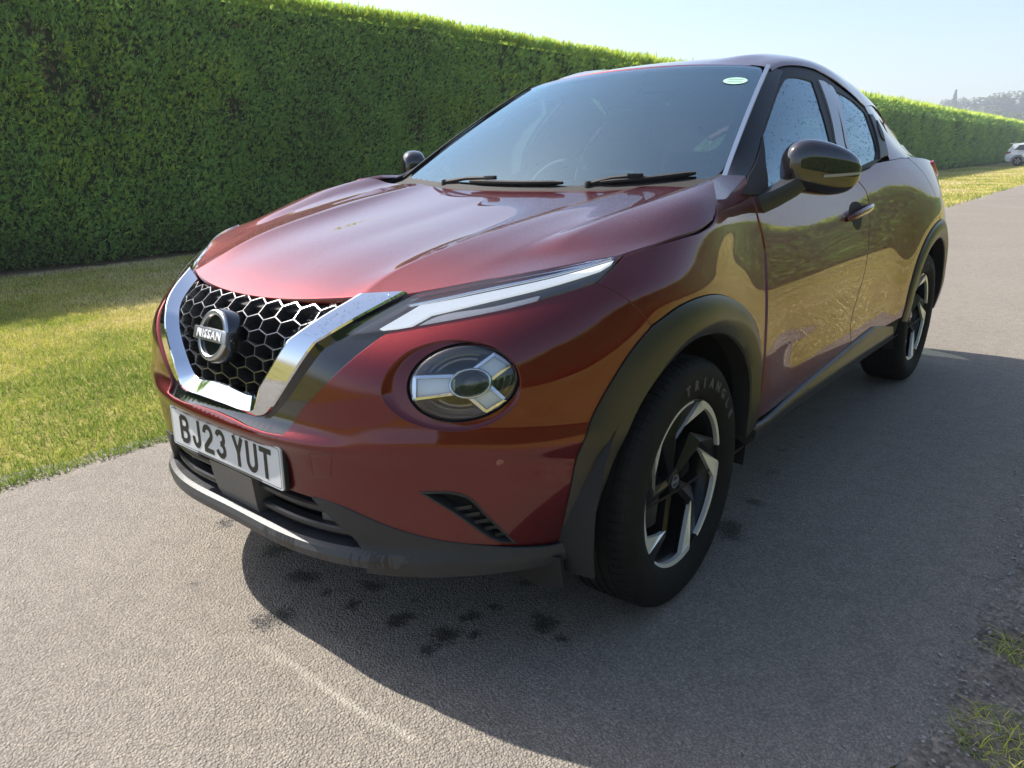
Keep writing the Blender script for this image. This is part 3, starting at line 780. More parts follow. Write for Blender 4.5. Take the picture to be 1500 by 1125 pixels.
# small print strip at the foot of the plate
text_mesh('nissan', .0, .0, Matrix.Identity(4), 'x', INK, PL) if False else None
mb = MB(); box(mb, (0, 0, 0), (.30, .006, .0004)); mb.xf(pM @ Matrix.Translation((.02, -.0505, .0026))); mb.build('plate_strip', simple('strip_grey', (.10, .10, .10), .4), PL, smooth=False)
# --- slim running lamps
DRL = [(506, 492), (548, 465), (612, 430), (690, 414), (804, 394), (913, 373), (893, 396), (872, 415), (820, 432), (755, 450), (704, 461), (640, 473), (576, 484), (540, 489)]
drl_o = spline(H(DRL), n=6, closed=True, corner=(0, 2, 5, 7))
for sx in (1, -1):
    D = empty('running_lamp', parent=CAR)
    f = (lambda m: m) if sx == 1 else (lambda m: m.mirrored())
    f(panel(RING, drl_o, step=.015, lift=-.016, depth=0)).build('lamp_housing', simple('lamp_bowl', (.03, .032, .034), .25, metal=.5), D)
    bar = spline(H([(556, 480), (614, 446), (700, 429), (804, 407), (900, 380), (880, 392), (800, 416), (700, 440), (630, 457), (596, 476)]), n=5, closed=True, corner=(0, 1, 4, 5, 8, 9))
    f(panel(RING, bar, step=.012, lift=-.004, depth=.008)).build('light_guide', DRLW, D)
    top = spline(H([(596, 446), (616, 434), (700, 417), (804, 398), (902, 375), (800, 403), (700, 424), (620, 441)]), n=5, closed=True, corner=(0, 1, 4, 7))
    f(panel(RING, top, step=.012, lift=-.002, depth=.008)).build('chrome_strip', CHROME, D)
    ind = spline(H([(600, 478), (640, 458), (720, 444), (790, 428), (782, 440), (720, 455), (650, 470)]), n=5, closed=True, corner=(0, 3))
    f(panel(RING, ind, step=.012, lift=-.013, depth=.003)).build('indicator', simple('indicator_reflector', (.55, .50, .47), .18, metal=.8), D)
    f(panel(RING, inset_poly(drl_o, .002), step=.012, lift=.005, depth=.006)).build('lens', CLEAR, D)
# --- round headlamps
hc = H([(678, 560)])[0]
C3 = Vector(ring_p([hc])[0]); n3 = Vector(RING.nrm([hc])[0])
def rp(px, py): return Vector(ring_p(H([(px, py)]))[0])
ax = (rp(758, 551)-rp(595, 569))*.5; ay = (rp(672, 504)-rp(676, 617))*.5
n3 = ax.cross(ay).normalized()
if n3.dot(Vector((0, -1, 0))) < 0: n3 = -n3
C3 = C3-n3*.016
def lp(p, q, d): return C3+ax*p+ay*q+n3*d
PC = (.12, -.05)
def disc_ring(mb, specs, n=56, off=(0, 0)):
    """specs [(r, d)] rings in lamp space joined outward to inward"""
    k = len(specs); V = []; 
    for r, d in specs: V += [lp(off[0]+r*math.cos(2*math.pi*i/n), off[1]+r*math.sin(2*math.pi*i/n), d) for i in range(n)]
    F = [(a*n+i, a*n+(i+1) % n, (a+1)*n+(i+1) % n, (a+1)*n+i) for a in range(k-1) for i in range(n)]
    if specs[-1][0] < 1e-3: pass
    mb.add(V, F); return mb
# painted bezel from the body opening down to the lens
def bezel():
    n = len(hl_out); A = ring_p(hl_out); N = RING.nrm(hl_out); 
    rows = [A+N*.0, A-N*.004]; ang = []
    for q in A:
        w = Vector(q)-C3; x = w.dot(ax)/ax.length_squared; y = w.dot(ay)/ay.length_squared; ang.append(math.atan2(y, x))
    B = np.array([lp(1.035*math.cos(t), 1.035*math.sin(t), -.006) for t in ang]); Bi = np.array([lp(1.01*math.cos(t), 1.01*math.sin(t), -.012) for t in ang]); Bd = np.array([lp(.99*math.cos(t), .99*math.sin(t), -.05) for t in ang])
    A0 = A-N*.0015
    rows = [A0, A0*.93+B*.07-N*.003, A0*.5+B*.5-N*.004, B*.95+A0*.05, B]
    V = np.vstack(rows); k = len(rows)
    F = [(r*n+i, r*n+(i+1) % n, (r+1)*n+(i+1) % n, (r+1)*n+i) for r in range(k-1) for i in range(n)]
    mb = MB(); mb.add(V, F)
    mb2 = MB(); V = np.vstack([B, Bi, Bd]); mb2.add(V, [(r*n+i, r*n+(i+1) % n, (r+1)*n+(i+1) % n, (r+1)*n+i) for r in range(2) for i in range(n)])
    return mb, mb2
bz, bz2 = bezel()
def arm(a0, w0, w1, r0, r1):
    """a chrome lamp arm, wedge-shaped, with a pale inset face; returns (frame, face)"""
    fr_ = MB(); fc = MB(); a = math.radians(a0); d = (math.cos(a), math.sin(a)); e = (-d[1], d[0])
    def pt(r, s, z): return lp(PC[0]+d[0]*r+e[0]*s, PC[1]+d[1]*r+e[1]*s, z)
    rows = [([(r0*.8, -w0*1.25), (r0*.8, w0*1.25), (r1, w1*1.15), (r1, -w1*1.15)], (-.046, -.030)), ([(r0, -w0), (r0, w0), (r1, w1), (r1, -w1)], (-.012, -.014)),
            ([(r0+.05, -w0*.72), (r0+.05, w0*.72), (r1-.07, w1*.74), (r1-.07, -w1*.74)], (-.010, -.012)), ([(r0+.07, -w0*.64), (r0+.07, w0*.64), (r1-.09, w1*.66), (r1-.09, -w1*.66)], (-.019, -.019))]
    V = [pt(r, s, zz[0] if k < 2 else zz[1]) for o, zz in rows for k, (r, s) in enumerate(o)]
    fr_.add(V, [(k*4+j, k*4+(j+1) % 4, (k+1)*4+(j+1) % 4, (k+1)*4+j) for k in range(3) for j in range(4)])
    fc.add([pt(r, s, -.0185) for r, s in rows[3][0]], [(0, 1, 2, 3)])
    return fr_, fc
LBOWL = simple('headlamp_bowl', (.34, .35, .36), .20, metal=.95)
LFACE = simple('lamp_arm_face', (.70, .72, .74), .30, metal=.35)
for sx in (1, -1):
    f = (lambda m: m) if sx == 1 else (lambda m: m.mirrored())
    HLo = empty('headlamp', parent=CAR)
    f(bz).build('bezel', PAINT, HLo); f(bz2).build('lens_seal', BLACK, HLo)
    mb = MB(); disc_ring(mb, [(1.0, -.012), (.97, -.03), (.8, -.055), (.4, -.075), (.0, -.08)]); f(mb).build('lamp_bowl', LBOWL, HLo)
    for a0, w0, w1, r1 in ((178, .27, .33, 1.06), (42, .26, .25, .84), (-56, .26, .25, .83)):
        A_, B_ = arm(a0, w0, w1, .28, r1); ob = f(A_).build('chrome_arm', CHROME, HLo, smooth=False); f(B_).build('arm_face', LFACE, ob, smooth=False)
    mb = MB(); disc_ring(mb, [(.43, -.048), (.405, -.008), (.385, -.002), (.350, -.002), (.330, -.008)], 40, PC); f(mb).build('projector_ring', CHROME, HLo)
    mb = MB(); disc_ring(mb, [(.330, -.008), (.29, -.030), (.215, -.046)], 40, PC); f(mb).build('projector_cone', simple('cone_silver', (.62, .63, .64), .22, metal=.9), HLo)
    mb = MB(); disc_ring(mb, [(.215, -.047), (.20, -.040), (.15, -.031), (.08, -.026), (.0, -.0245)], 32, PC); f(mb).build('projector_lens', simple('projector_glass', (.03, .035, .04), .03, coat=1.0), HLo)
    mb = MB(); disc_ring(mb, [(.985, -.016), (.965, -.013), (.93, -.016), (.90, -.024)]); f(mb).build('lamp_rim', simple('lamp_rim_silver', (.30, .31, .32), .2, metal=.9), HLo)
    for a0_, a1_ in ((66, 152), (204, 280), (-34, 20)):      # moulded ribs in the gaps between the arms
        for rr in (.62, .74, .86):
            rb = MB(); sweep(rb, [lp(rr*math.cos(math.radians(t)), rr*math.sin(math.radians(t)), -.062+.030*rr) for t in np.linspace(a0_, a1_, 14)], [(-.0012, -.0022), (.0012, -.0022), (.0012, .0022), (-.0012, .0022)]); f(rb).build('lamp_rib', simple('rib_grey', (.20, .21, .22), .25, metal=.8), HLo, smooth=False)
    mb = MB(); disc_ring(mb, [(1.0, -.010), (.985, -.004), (.9, .003), (.7, .011), (.45, .017), (.2, .020), (.0, .0205)]); f(mb).build('lens', CLEAR, HLo)
# --- parking sensors
for px, py in ((733, 678),):
    c = H([(px, py)])[0]; P = Vector(ring_p([c], .0012)[0]); nn = Vector(RING.nrm([c])[0]); mt = Matrix.Translation(P) @ nn.to_track_quat('Z', 'Y').to_matrix().to_4x4()
    mb = MB(); lathe(mb, [(0, .0012), (.0075, .001), (.0085, 0), (.0095, -.002)], 20, mt); two(mb, 'parking_sensor', simple('sensor_paint', (.22, .05, .04), .3, coat=.8), CAR)
# --- slot in the bumper corner, with its slats
SLOT = empty('corner_vent', parent=CAR)
mb = panel(RING, inset_poly(fog_out, -.002), step=.02, lift=-.035, depth=0); vb = two(mb, 'vent_back', BLACK, CAR)
for o in vb: o.parent = SLOT
fo_ = inset_poly(fog_out, 0); rows = [ring_p(fo_, .001), ring_p(inset_poly(fog_out, .005), .0025), ring_p(inset_poly(fog_out, .007), -.004), ring_p(inset_poly(fog_out, .005), -.035)]
n = len(rows[0]); mb = MB(); mb.add(np.vstack(rows), [(r*n+i, r*n+(i+1) % n, (r+1)*n+(i+1) % n, (r+1)*n+i) for r in range(3) for i in range(n)])
for o in two(mb, 'vent_frame', PLAST, CAR, angle=30): o.parent = SLOT
for t in np.linspace(.30, .86, 5):
    a = np.array((655, 722))*(1-t)+np.array((752, 792))*t; b = np.array((628, 726))*(1-t)+np.array((742, 794))*t
    a = a+np.array((6*(1-t)+2, -1)); 
    A, B = H([tuple(a)])[0], H([tuple(b)])[0]
    P = [ring_p([A], -.006)[0], ring_p([B], -.006)[0], ring_p([B+[0, -.006]], -.02)[0], ring_p([A+[0, -.006]], -.02)[0], ring_p([A+[0, -.011]], -.008)[0], ring_p([B+[0, -.011]], -.008)[0]]
    mb = MB(); mb.add(P, [(0, 1, 5, 4), (0, 3, 2, 1), (4, 5, 2, 3), (0, 4, 3), (1, 2, 5)])
    for o in two(mb, 'vent_slat', PLAST, CAR, smooth=False): o.parent = SLOT
# ------------------------------------------------------------------ lower intake, lip, corner skirts
lip_top = H([(394, 760), (460, 790), (528, 813), (575, 828)])
# skirt: blade from beside the plate down to the lip and back to the wheel
sk_top = L_skirt
skb = smooth_px([(545, 836), (598, 845), (680, 844), (780, 836), (857, 820)]); skb[:, 1] = np.interp(skb[:, 0], [.5, .62, .9, 1.05], [.270, .270, .282, .300])
sk = cat(H([(862, 790)]), sk_top, H([(480, 752), (515, 783)]), [[skb[0, 0], .318]], skb)
skm = panel(RING, sk, step=.015, lift=lambda q: .004+.020*sstep(.345, .31, q[:, 1]) if False else .004+.018*(1-sstep(.300, .345, q[:, 1])), depth=.03)
two(skm, 'corner_skirt', PLAST, CAR)
# lip: a bar across the nose
us = np.linspace(-.60, .60, 61); 
P = ring_f(np.column_stack([us, np.full(61, .305)])); 
path = []
for u, q in zip(us, P):
    nrm2 = plan_n([u])[0]; 
    path.append((Vector((q[0], q[1], 0)), Vector((nrm2[0], nrm2[1], 0)), 1-.35*sstep(.45, .60, abs(u))))
prof = [(-.05, .325), (.012, .327), (.024, .320), (.030, .306), (.026, .286), (.012, .276), (-.06, .272)]
V = []; F = []; k = len(prof)
for c, nn, sc in path:
    V += [c+nn*(a if a < 0 else a*sc)+Vector((0, 0, z)) for a, z in prof]
for i in range(60):
    for j in range(k): F.append((i*k+j, i*k+(j+1) % k, (i+1)*k+(j+1) % k, (i+1)*k+j))
F.append(tuple(range(k))); F.append(tuple(reversed([60*k+j for j in range(k)])))
LIPM = simple('scuffed_lip_plastic', (.060, .062, .066), .40, bump_s=900, bump_k=.25, var=.12, vs=14)
_N, _L = LIPM.node_tree.nodes, LIPM.node_tree.links; _b = _N['Principled BSDF']; _tc = _N.new('ShaderNodeTexCoord'); _mp = _N.new('ShaderNodeMapping'); _mp.inputs['Scale'].default_value = (150, 40, 9); _L.new(_tc.outputs['Object'], _mp.inputs[0])
_n1 = _N.new('ShaderNodeTexNoise'); _n1.inputs['Scale'].default_value = 1.0; _n1.inputs['Detail'].default_value = 2; _L.new(_mp.outputs[0], _n1.inputs['Vector']); _n2 = _N.new('ShaderNodeTexNoise'); _n2.inputs['Scale'].default_value = 6.5; _L.new(_tc.outputs['Object'], _n2.inputs['Vector'])
_m = _N.new('ShaderNodeMath'); _m.operation = 'MULTIPLY'; _L.new(_n1.outputs[0], _m.inputs[0]); _L.new(_n2.outputs[0], _m.inputs[1])
_r = _N.new('ShaderNodeValToRGB'); _r.color_ramp.elements[0].position = .295; _r.color_ramp.elements[1].position = .315; _r.color_ramp.elements[0].color = (.040, .042, .046, 1); _r.color_ramp.elements[1].color = (.012, .012, .012, 1); _L.new(_m.outputs[0], _r.inputs[0]); _L.new(_r.outputs[0], _b.inputs['Base Color'])
mb = MB(); mb.add(V, F); mb.build('front_lip', LIPM, CAR, angle=30)
# intake: dark box, two bars, radar panel
mb = MB()
us = np.linspace(-.56, .56, 41)
B0 = ring_f(np.column_stack([us, np.full(41, .30)])); B1 = ring_f(np.column_stack([us, np.full(41, .46)]))
def back(P, d):
    N2 = plan_n(us); Q = P.copy(); Q[:, :2] -= N2*d; return Q
rows = [back(B0, .0)-[0, 0, .01], back(B0, .16), back(B1, .16), back(B1, .03)]
n = 41; mb.add(np.vstack(rows), [(r*n+i, r*n+i+1, (r+1)*n+i+1, (r+1)*n+i) for r in range(3) for i in range(n-1)]); mb.build('intake_duct', BLACK, CAR)
def bar(z, off, h, name, u1=.50, dep=.028):
    us_ = np.linspace(-u1, u1, 49); Q = ring_f(np.column_stack([us_, np.full(49, z)])); N2 = plan_n(us_); mb = MB(); V = []; F = []
    pr = [(-dep, -h*.5), (-.004, -h*.62), (0, -h*.2), (-.001, h*.3), (-.006, h*.55), (-dep, h*.6)]; k = len(pr)
    for q, nn in zip(Q, N2):
        V += [Vector((q[0]+nn[0]*(a+off), q[1]+nn[1]*(a+off), z+b)) for a, b in pr]
    for i in range(48):
        for j in range(k): F.append((i*k+j, i*k+(j+1) % k, (i+1)*k+(j+1) % k, (i+1)*k+j))
    mb.add(V, F); return mb.build(name, simple('intake_bar_plastic', (.022, .022, .024), .3), CAR, angle=30)
INTAKE = None
bar(.405, -.012, .016, 'intake_bar', .49); bar(.352, -.012, .016, 'intake_bar', .53)
mb = MB(); V = []
for z, w, o in ((.318, .088, -.004), (.345, .094, .002), (.375, .098, .004), (.43, .102, .006)):
    for x in np.linspace(-w, w, 7):
        q = ring_f([[x, z]])[0]; V.append((q[0], q[1]-o, z))
mb.add(V, [(r*7+i, r*7+i+1, (r+1)*7+i+1, (r+1)*7+i) for r in range(3) for i in range(6)])
b0 = len(V); 
for sx in (-1, 1):
    e = [V[r*7+(0 if sx < 0 else 6)] for r in range(4)]; mb.add(e+[(a, b+.05, c) for a, b, c in e], [(r, r+1, r+5, r+4) if sx < 0 else (r+1, r, r+4, r+5) for r in range(3)])
mb.build('radar_panel', GREY, CAR, smooth=False)
for sx in (-1, 1):     # square blanks behind the bars
    mb = MB(); q = ring_f([[sx*.36, .37]])[0]; box(mb, (q[0], q[1]+.055, .375), (.10, .03, .05), Matrix.Rotation(sx*.30, 3, 'Z'), bev=.004); mb.build('intake_blank', GREY, CAR, angle=40)
# under tray and the flap ahead of the wheel
mb = MB(); V = []
us_ = np.linspace(-.60, .60, 25); Q = ring_f(np.column_stack([us_, np.full(25, .30)]))
V = [(q[0], q[1]+.03, .274) for q in Q]+[(q[0]*.9, -.33, .235) for q in Q]
mb.add(V, [(i, i+1, 25+i+1, 25+i) for i in range(24)])
mb.add([(-.60, -.34, .235), (.60, -.34, .235), (.66, 3.1, .235), (-.66, 3.1, .235)], [(0, 1, 2, 3)])
mb.build('under_tray', BLACK, CAR, smooth=False)
mb = MB(); fl = [(.60, -.50, .30), (.80, -.46, .30), (.80, -.445, .215), (.72, -.455, .20), (.62, -.48, .23)]
mb.add(fl+[(a, b+.012, c) for a, b, c in fl], [(0, 1, 2, 3, 4), (9, 8, 7, 6, 5)]+[(i, i+5, (i+1) % 5+5, (i+1) % 5) for i in range(5)]); two(mb, 'air_flap', BLACK, CAR, smooth=False)
# wheel wells
for wy in (0, WB):
    for sx in (1, -1):
        mb = MB(); V = []; n = 28; a = np.linspace(math.radians(-12), math.radians(192), n)
        for x in (.50, .60, .70, .80, .868):
            r = .435 if x < .85 else .425
            V += [(sx*x, wy+r*math.cos(t), WR+r*math.sin(t)) for t in a]
        mb.add(V, [(r*n+i, r*n+i+1, (r+1)*n+i+1, (r+1)*n+i) for r in range(4) for i in range(n-1)])
        mb.add([(sx*.50, wy, WR)]+[(sx*.50, wy+.435*math.cos(t), WR+.435*math.sin(t)) for t in a], [(0, i+1, i+2) for i in range(n-1)])
        mb.build('wheel_well', BLACK, CAR)
# ------------------------------------------------------------------ wheels (axis = local +X outward, built for the left side)
WHEELS = True
RIMB = simple('rim_gloss_black', (.006, .006, .007), .30, coat=.08, spec=.25)
RIMS = simple('rim_machined_silver', (.88, .87, .83), .42, metal=.65)
def P2(r, a, x): return Vector((x, r*math.cos(math.radians(a)), r*math.sin(math.radians(a))))
def tyre_mb():
    mb = MB(); prof = [(.232, -.092), (.240, -.100), (.262, -.1075), (.290, -.110), (.312, -.107), (.326, -.098), (.3345, -.086), (.3375, -.070), (.338, -.045), (.338, 0), (.338, .045), (.3375, .070), (.3345, .086), (.326, .098), (.312, .107), (.290, .110), (.262, .1075), (.240, .100), (.232, .092), (.228, .06), (.228, -.06)]
    n = 96; V = []; k = len(prof)
    for i in range(n):
        a = 2*math.pi*i/n
        V += [(h, r*math.cos(a), r*math.sin(a)) for r, h in prof]
    mb.add(V, [(i*k+j, ((i+1) % n)*k+j, ((i+1) % n)*k+(j+1) % k, i*k+(j+1) % k) for i in range(n) for j in range(k)])
    return mb
def tread_mb():
    """raised tread: centre ribs and shoulder blocks"""
    mb = MB(); n = 80
    for x0, x1 in ((-.052, -.031), (-.024, -.003), (.003, .024), (.031, .052)):
        V = []
        for i in range(n):
            a = 2*math.pi*i/n; c, s = math.cos(a), math.sin(a); w = .0015*(1 if i % 2 else -1)
            for x, r in ((x0+w, .3375), (x0+w+.001, .3425), (x1+w-.001, .3425), (x1+w, .3375)): V.append((x, r*c, r*s))
        mb.add(V, [(i*4+j, ((i+1) % n)*4+j, ((i+1) % n)*4+j+1, i*4+j+1) for i in range(n) for j in range(3)])
    m = 84
    for sx in (-1, 1):
        for i in range(m):
            a0, a1 = 2*math.pi*(i+.10)/m, 2*math.pi*(i+.90)/m
            pr = [(.060, .3420), (.074, .3408), (.086, .3372), (.095, .3300), (.0995, .3215)]
            V = []
            for t in (a0, a1):
                V += [(sx*x, r*math.cos(t), r*math.sin(t)) for x, r in pr]
                V += [(sx*x, (r-.006)*math.cos(t), (r-.006)*math.sin(t)) for x, r in pr]
            k = len(pr); F = [(j, j+1, 2*k+j+1, 2*k+j) for j in range(k-1)]+[(j, k+j, k+j+1, j+1) for j in range(k-1)]+[(2*k+j, 2*k+j+1, 3*k+j+1, 3*k+j) for j in range(k-1)]+[(0, 2*k, 3*k, k)]
            mb.add(V, F if sx > 0 else [tuple(reversed(f)) for f in F])
    return mb
def rim_parts():
    D = {}
    mb = MB(); prof = [(.2285, .088), (.2285, .080), (.222, .074), (.212, .060), (.206, .02), (.204, -.03), (.212, -.07), (.226, -.09)]
    n = 72; V = []; k = len(prof)
    for i in range(n):
        a = 2*math.pi*i/n; V += [(h, r*math.cos(a), r*math.sin(a)) for r, h in prof]
    mb.add(V, [(i*k+j, i*k+j+1, ((i+1) % n)*k+j+1, ((i+1) % n)*k+j) for i in range(n) for j in range(k-1)])
    D['barrel'] = mb
    mb = MB(); pr = [(.2305, .083), (.2305, .0905), (.2275, .092), (.2235, .0895), (.2225, .080)]
    n = 96; V = []; k = len(pr)
    for i in range(n):
        a = 2*math.pi*i/n; V += [(h, r*math.cos(a), r*math.sin(a)) for r, h in pr]
    mb.add(V, [(i*k+j, i*k+j+1, ((i+1) % n)*k+j+1, ((i+1) % n)*k+j) for i in range(n) for j in range(k-1)])
    D['lip'] = mb
    def prism_pts(mb, top, dep):
        n = len(top); B = [q-Vector((dep, 0, 0)) for q in top]
        mb.add(top+B, [tuple(range(n))]+[(i, i+n, (i+1) % n+n, (i+1) % n) for i in range(n)]); return mb
    spk, sil = [], []
    for kx in range(5):
        a0 = 64+72*kx
        # spoke: folded in two facets about a line from the hub to the rim
        mb = MB()
        h1, h2 = P2(.030, a0+15, .054), P2(.030, a0+70, .054); m0 = P2(.035, a0+42, .062)
        t1, r1 = P2(.146, a0+31, .068), P2(.226, a0+1, .078); r2, t2 = P2(.226, a0+23, .078), P2(.150, a0+54, .054)
        mid = P2(.150, a0+38, .074); mr = P2(.226, a0+9, .081)
        prism_pts(mb, [h1, t1, mid, m0], .022); prism_pts(mb, [m0, mid, t2, h2], .022)
        prism_pts(mb, [t1, r1, mr, mid], .020); prism_pts(mb, [mid, mr, r2, t2], .020)
        spk.append(mb)
        mb = MB()
        # silver: straight spur along the leading edge, then the arc along the rim
        s1, s2 = P2(.134, a0+36, .0725), P2(.152, a0+22, .0730); e1, e2 = P2(.2275, a0+5.0, .0915), P2(.2275, a0-10, .0915)
        prism_pts(mb, [s2, e2, e1, s1], .012)
        arc_o = [P2(.2290, a0-t, .0925) for t in np.linspace(-4, 54, 16)]; arc_i = [P2(.2265-.0150*(1-.72*q), a0-t, .0905) for q, t in zip(np.linspace(0, 1, 16), np.linspace(-4, 54, 16))]
        V = arc_o+arc_i+[q-Vector((.012, 0, 0)) for q in arc_i]
        mb.add(V, [(i+1, i, 16+i, 16+i+1) for i in range(15)]+[(16+i+1, 16+i, 32+i, 32+i+1) for i in range(15)])
        sil.append(mb)
    D['spoke'] = spk; D['silver'] = sil
    mb = MB(); pr = [(.0, .064), (.024, .064), (.030, .062), (.033, .056), (.034, .03)]; n = 40; V = []; k = len(pr)
    for i in range(n):
        a = 2*math.pi*i/n; V += [(h, r*math.cos(a), r*math.sin(a)) for r, h in pr]
    mb.add(V, [(i*k+j, i*k+j+1, ((i+1) % n)*k+j+1, ((i+1) % n)*k+j) for i in range(n) for j in range(k-1)]); D['cap'] = mb
    mb = MB()
    V = []; pr = [(.0145, .0644), (.0145, .0655), (.019, .0655), (.019, .0644)]; k = 4
    for i in range(n):
        a = 2*math.pi*i/n; V += [(h, r*math.cos(a), r*math.sin(a)) for r, h in pr]
    mb.add(V, [(i*k+j, i*k+j+1, ((i+1) % n)*k+j+1, ((i+1) % n)*k+j) for i in range(n) for j in range(k-1)])
    box(mb, (.0652, 0, 0), (.0016, .044, .009)); D['cap_mark'] = mb
    mb = MB(); pr = [(.150, .012), (.150, -.012)]
    lathe(mb, [(.06, .006), (.148, .006), (.148, -.016), (.06, -.016)], 48, Matrix.Rotation(math.pi/2, 4, 'Y')); D['disc'] = mb
    mb = MB(); box(mb, (-.005, .135, .02), (.07, .06, .13), Matrix.Rotation(.15, 3, 'X'), bev=.01); D['caliper'] = mb
    nuts = []
    for i in range(5):
        nb = MB(); nuts.append(nb); a = math.radians(64+36+72*i); lathe(nb, [(.0, .050), (.008, .050), (.009, .035)], 8, Matrix.Translation((0, .052*math.cos(a), .052*math.sin(a))) @ Matrix.Rotation(math.pi/2, 4, 'Y'))
    D['nuts'] = nuts
    return D
RP = rim_parts(); TY = tyre_mb(); TR = tread_mb()
def build_wheel(sx, wy, toe):
    M = Matrix.Translation((sx*.782, wy, WR)) @ Matrix.Rotation(toe, 4, 'Z')
    if sx < 0: M = M @ Matrix.Rotation(math.pi, 4, 'Z')
    W = empty('wheel', parent=CAR); W.matrix_world = M
    t = TY.build('tyre', RUBBER, W, angle=40); TR.build('tread', RUBBER, W, smooth=False)
    r = RP['barrel'].build('rim', RIMB, W, angle=40); RP['lip'].build('rim_lip', RIMB, W, angle=40)
    for m in RP['spoke']: m.build('spoke', RIMB, W, smooth=False)
    for m in RP['silver']: m.build('spoke_trim', RIMS, W, smooth=False)
    RP['cap'].build('centre_cap', RIMB, W, angle=40); RP['cap_mark'].build('cap_badge', SATIN, W, smooth=False)
    RP['disc'].build('brake_disc', DISC, W, angle=40); RP['caliper'].build('brake_caliper', BLACK, W, angle=40)
    for m in RP['nuts']: m.build('wheel_nut', BLACK, W, smooth=False)
    # raised lettering on the sidewall
    w = 'TRIANGLE'
    for i, ch in enumerate(w):
        a = math.radians(100-i*10.2); r = .277
        if sx > 0:
            mm = Matrix.Translation((.1104, r*math.cos(a), r*math.sin(a))) @ Matrix((Vector((0, math.sin(a), -math.cos(a))), Vector((0, math.cos(a), math.sin(a))), Vector((1, 0, 0)))).transposed().to_4x4()
            text_mesh(ch, .036, .0012, mm, 'sidewall_letter', RUBT, W, xs=1.05, bold=.0012)
    return W
for sx in (1, -1):
    build_wheel(sx, 0, .033); build_wheel(sx, WB, 0)
# ------------------------------------------------------------------ cabin: windscreen, pillars, side windows, roof
def adopt(parents, kids):
    for p_, k_ in zip(parents, kids): k_.parent = p_
    return kids
def tile(surf, L, corner=(), n=5): return spline(surf.hits(L), n=n, corner=corner)
# windscreen with its black printed border
ws = [(-.985, .012), (.985, .012), (.985, .985), (-.985, .985)]
wsp = spline([(-.985, .06), (-.975, .95), (-.93, .985), (0, .985), (.93, .985), (.975, .95), (.985, .06), (.955, .014), (0, .012), (-.955, .014)], n=8, closed=True)
panel(WSCR, wsp, step=.05, estep=.03, depth=0).build('windscreen', WGLASS, CAR)
wi = spline([(-.915, .12), (-.90, .86), (-.84, .925), (0, .925), (.84, .925), (.90, .86), (.915, .12), (.87, .06), (0, .045), (-.87, .06)], n=8, closed=True)
panel(WSCR, wsp, [wi], step=.04, estep=.02, lift=-.004, depth=0).build('windscreen_border', GLOSS, CAR)
# bright strip along each side of the screen
pts = [Vector(q) for q in wscr_f([(1.0, t) for t in np.linspace(-.01, .99, 14)])]
mb = MB(); sweep(mb, [q+Vector((.004, -.004, .004)) for q in pts], [(-.008, -.004), (.008, -.004), (.007, .003), (-.007, .003)], up=(.3, -.5, .8)); _st = two(mb, 'screen_trim', SATIN, CAR, angle=40); _st[1].data.materials[0] = BLACK
# scuttle at the foot of the screen
cw = MB(); V = []
for u in np.linspace(-1, 1, 31):
    a = wscr_f([[u, .03]])[0]; b = wscr_f([[u, 0]])[0]; V += [a+[0, .002, .001], b+[0, -.02, -.012], b+[0, -.10, -.028], b+[0, -.16, -.06]]
cw.add(V, [(i*4+j, (i+1)*4+j, (i+1)*4+j+1, i*4+j+1) for i in range(30) for j in range(3)]); cw.build('scuttle_panel', BLACK, CAR)
# windscreen pillars, gloss black
ap = np.vstack([side_uv for side_uv in [tile(SIDE, [(1093, 257), (1117, 190), (1134, 140), (1147, 104)])]])
topv = np.array([[y, .99] for y in np.linspace(1.14, .38, 20)])
mb = panel(SIDE, cat(ap, topv, [[.37, .5]]), step=.03, depth=.015); two(mb, 'windscreen_pillar', simple('pillar_black', (.005, .006, .008), .22, spec=.14), CAR)
# door-mirror corner piece
mb = panel(SIDE, cat(tile(SIDE, [(1096, 258), (1117, 200)]), tile(SIDE, [(1121, 240), (1124, 286)]), [[.62, -.06], [.46, -.06]]), step=.03, lift=.002, depth=.012); two(mb, 'mirror_corner', BLACK, CAR)
# window glass, frames
FW = cat(tile(SIDE, [(1117, 203), (1130, 166), (1150, 117)]), tile(SIDE, [(1156, 112), (1175, 113), (1191, 118)]), tile(SIDE, [(1204, 158), (1218, 207), (1232, 250)]), [[1.33, -.02], [.70, -.02]], tile(SIDE, [(1124, 270)]))
adopt(FDOOR, two(panel(SIDE, FW, step=.06, estep=.03, lift=-.008, depth=0), 'window', SGLASS, CAR))
RW = cat(tile(SIDE, [(1221, 130), (1237, 138), (1252, 148), (1268, 164)]), tile(SIDE, [(1276, 186), (1283, 208), (1286, 222)]), [[1.83, .0], [1.5, -.02]], tile(SIDE, [(1247, 234), (1240, 205), (1229, 164)]))
adopt(RDOOR, two(panel(SIDE, RW, step=.06, estep=.03, lift=-.008, depth=0), 'window', SGLASS, CAR))
# frame: whole side sheet in black with the two openings
def yv(L): return [list(q) for q in L]
cEdge = spline(SIDE.hits([(1300, 226), (1296, 208), (1288, 187), (1278, 169), (1268, 158)]), n=4)
side_out = cat([[.44, -.05], [1.0, -.05], [1.4, -.05], [1.75, -.05]], cEdge, [[1.62, .925], [1.45, .95], [1.16, .975]], tile(SIDE, [(1148, 108)]), tile(SIDE, [(1134, 141), (1117, 191), (1094, 257)]))
two(panel(SIDE, side_out, [FW, RW], step=.04, estep=.02, lift=-.004, depth=.01), 'window_frame', simple('window_frame_black', (.008, .008, .009), .5, spec=.25), CAR)
two(panel(SIDE, side_out, [inset_poly(FW, -.004), inset_poly(RW, -.004)], step=.05, estep=.03, lift=-.030, depth=0), 'cabin_side_lining', DASH, CAR)
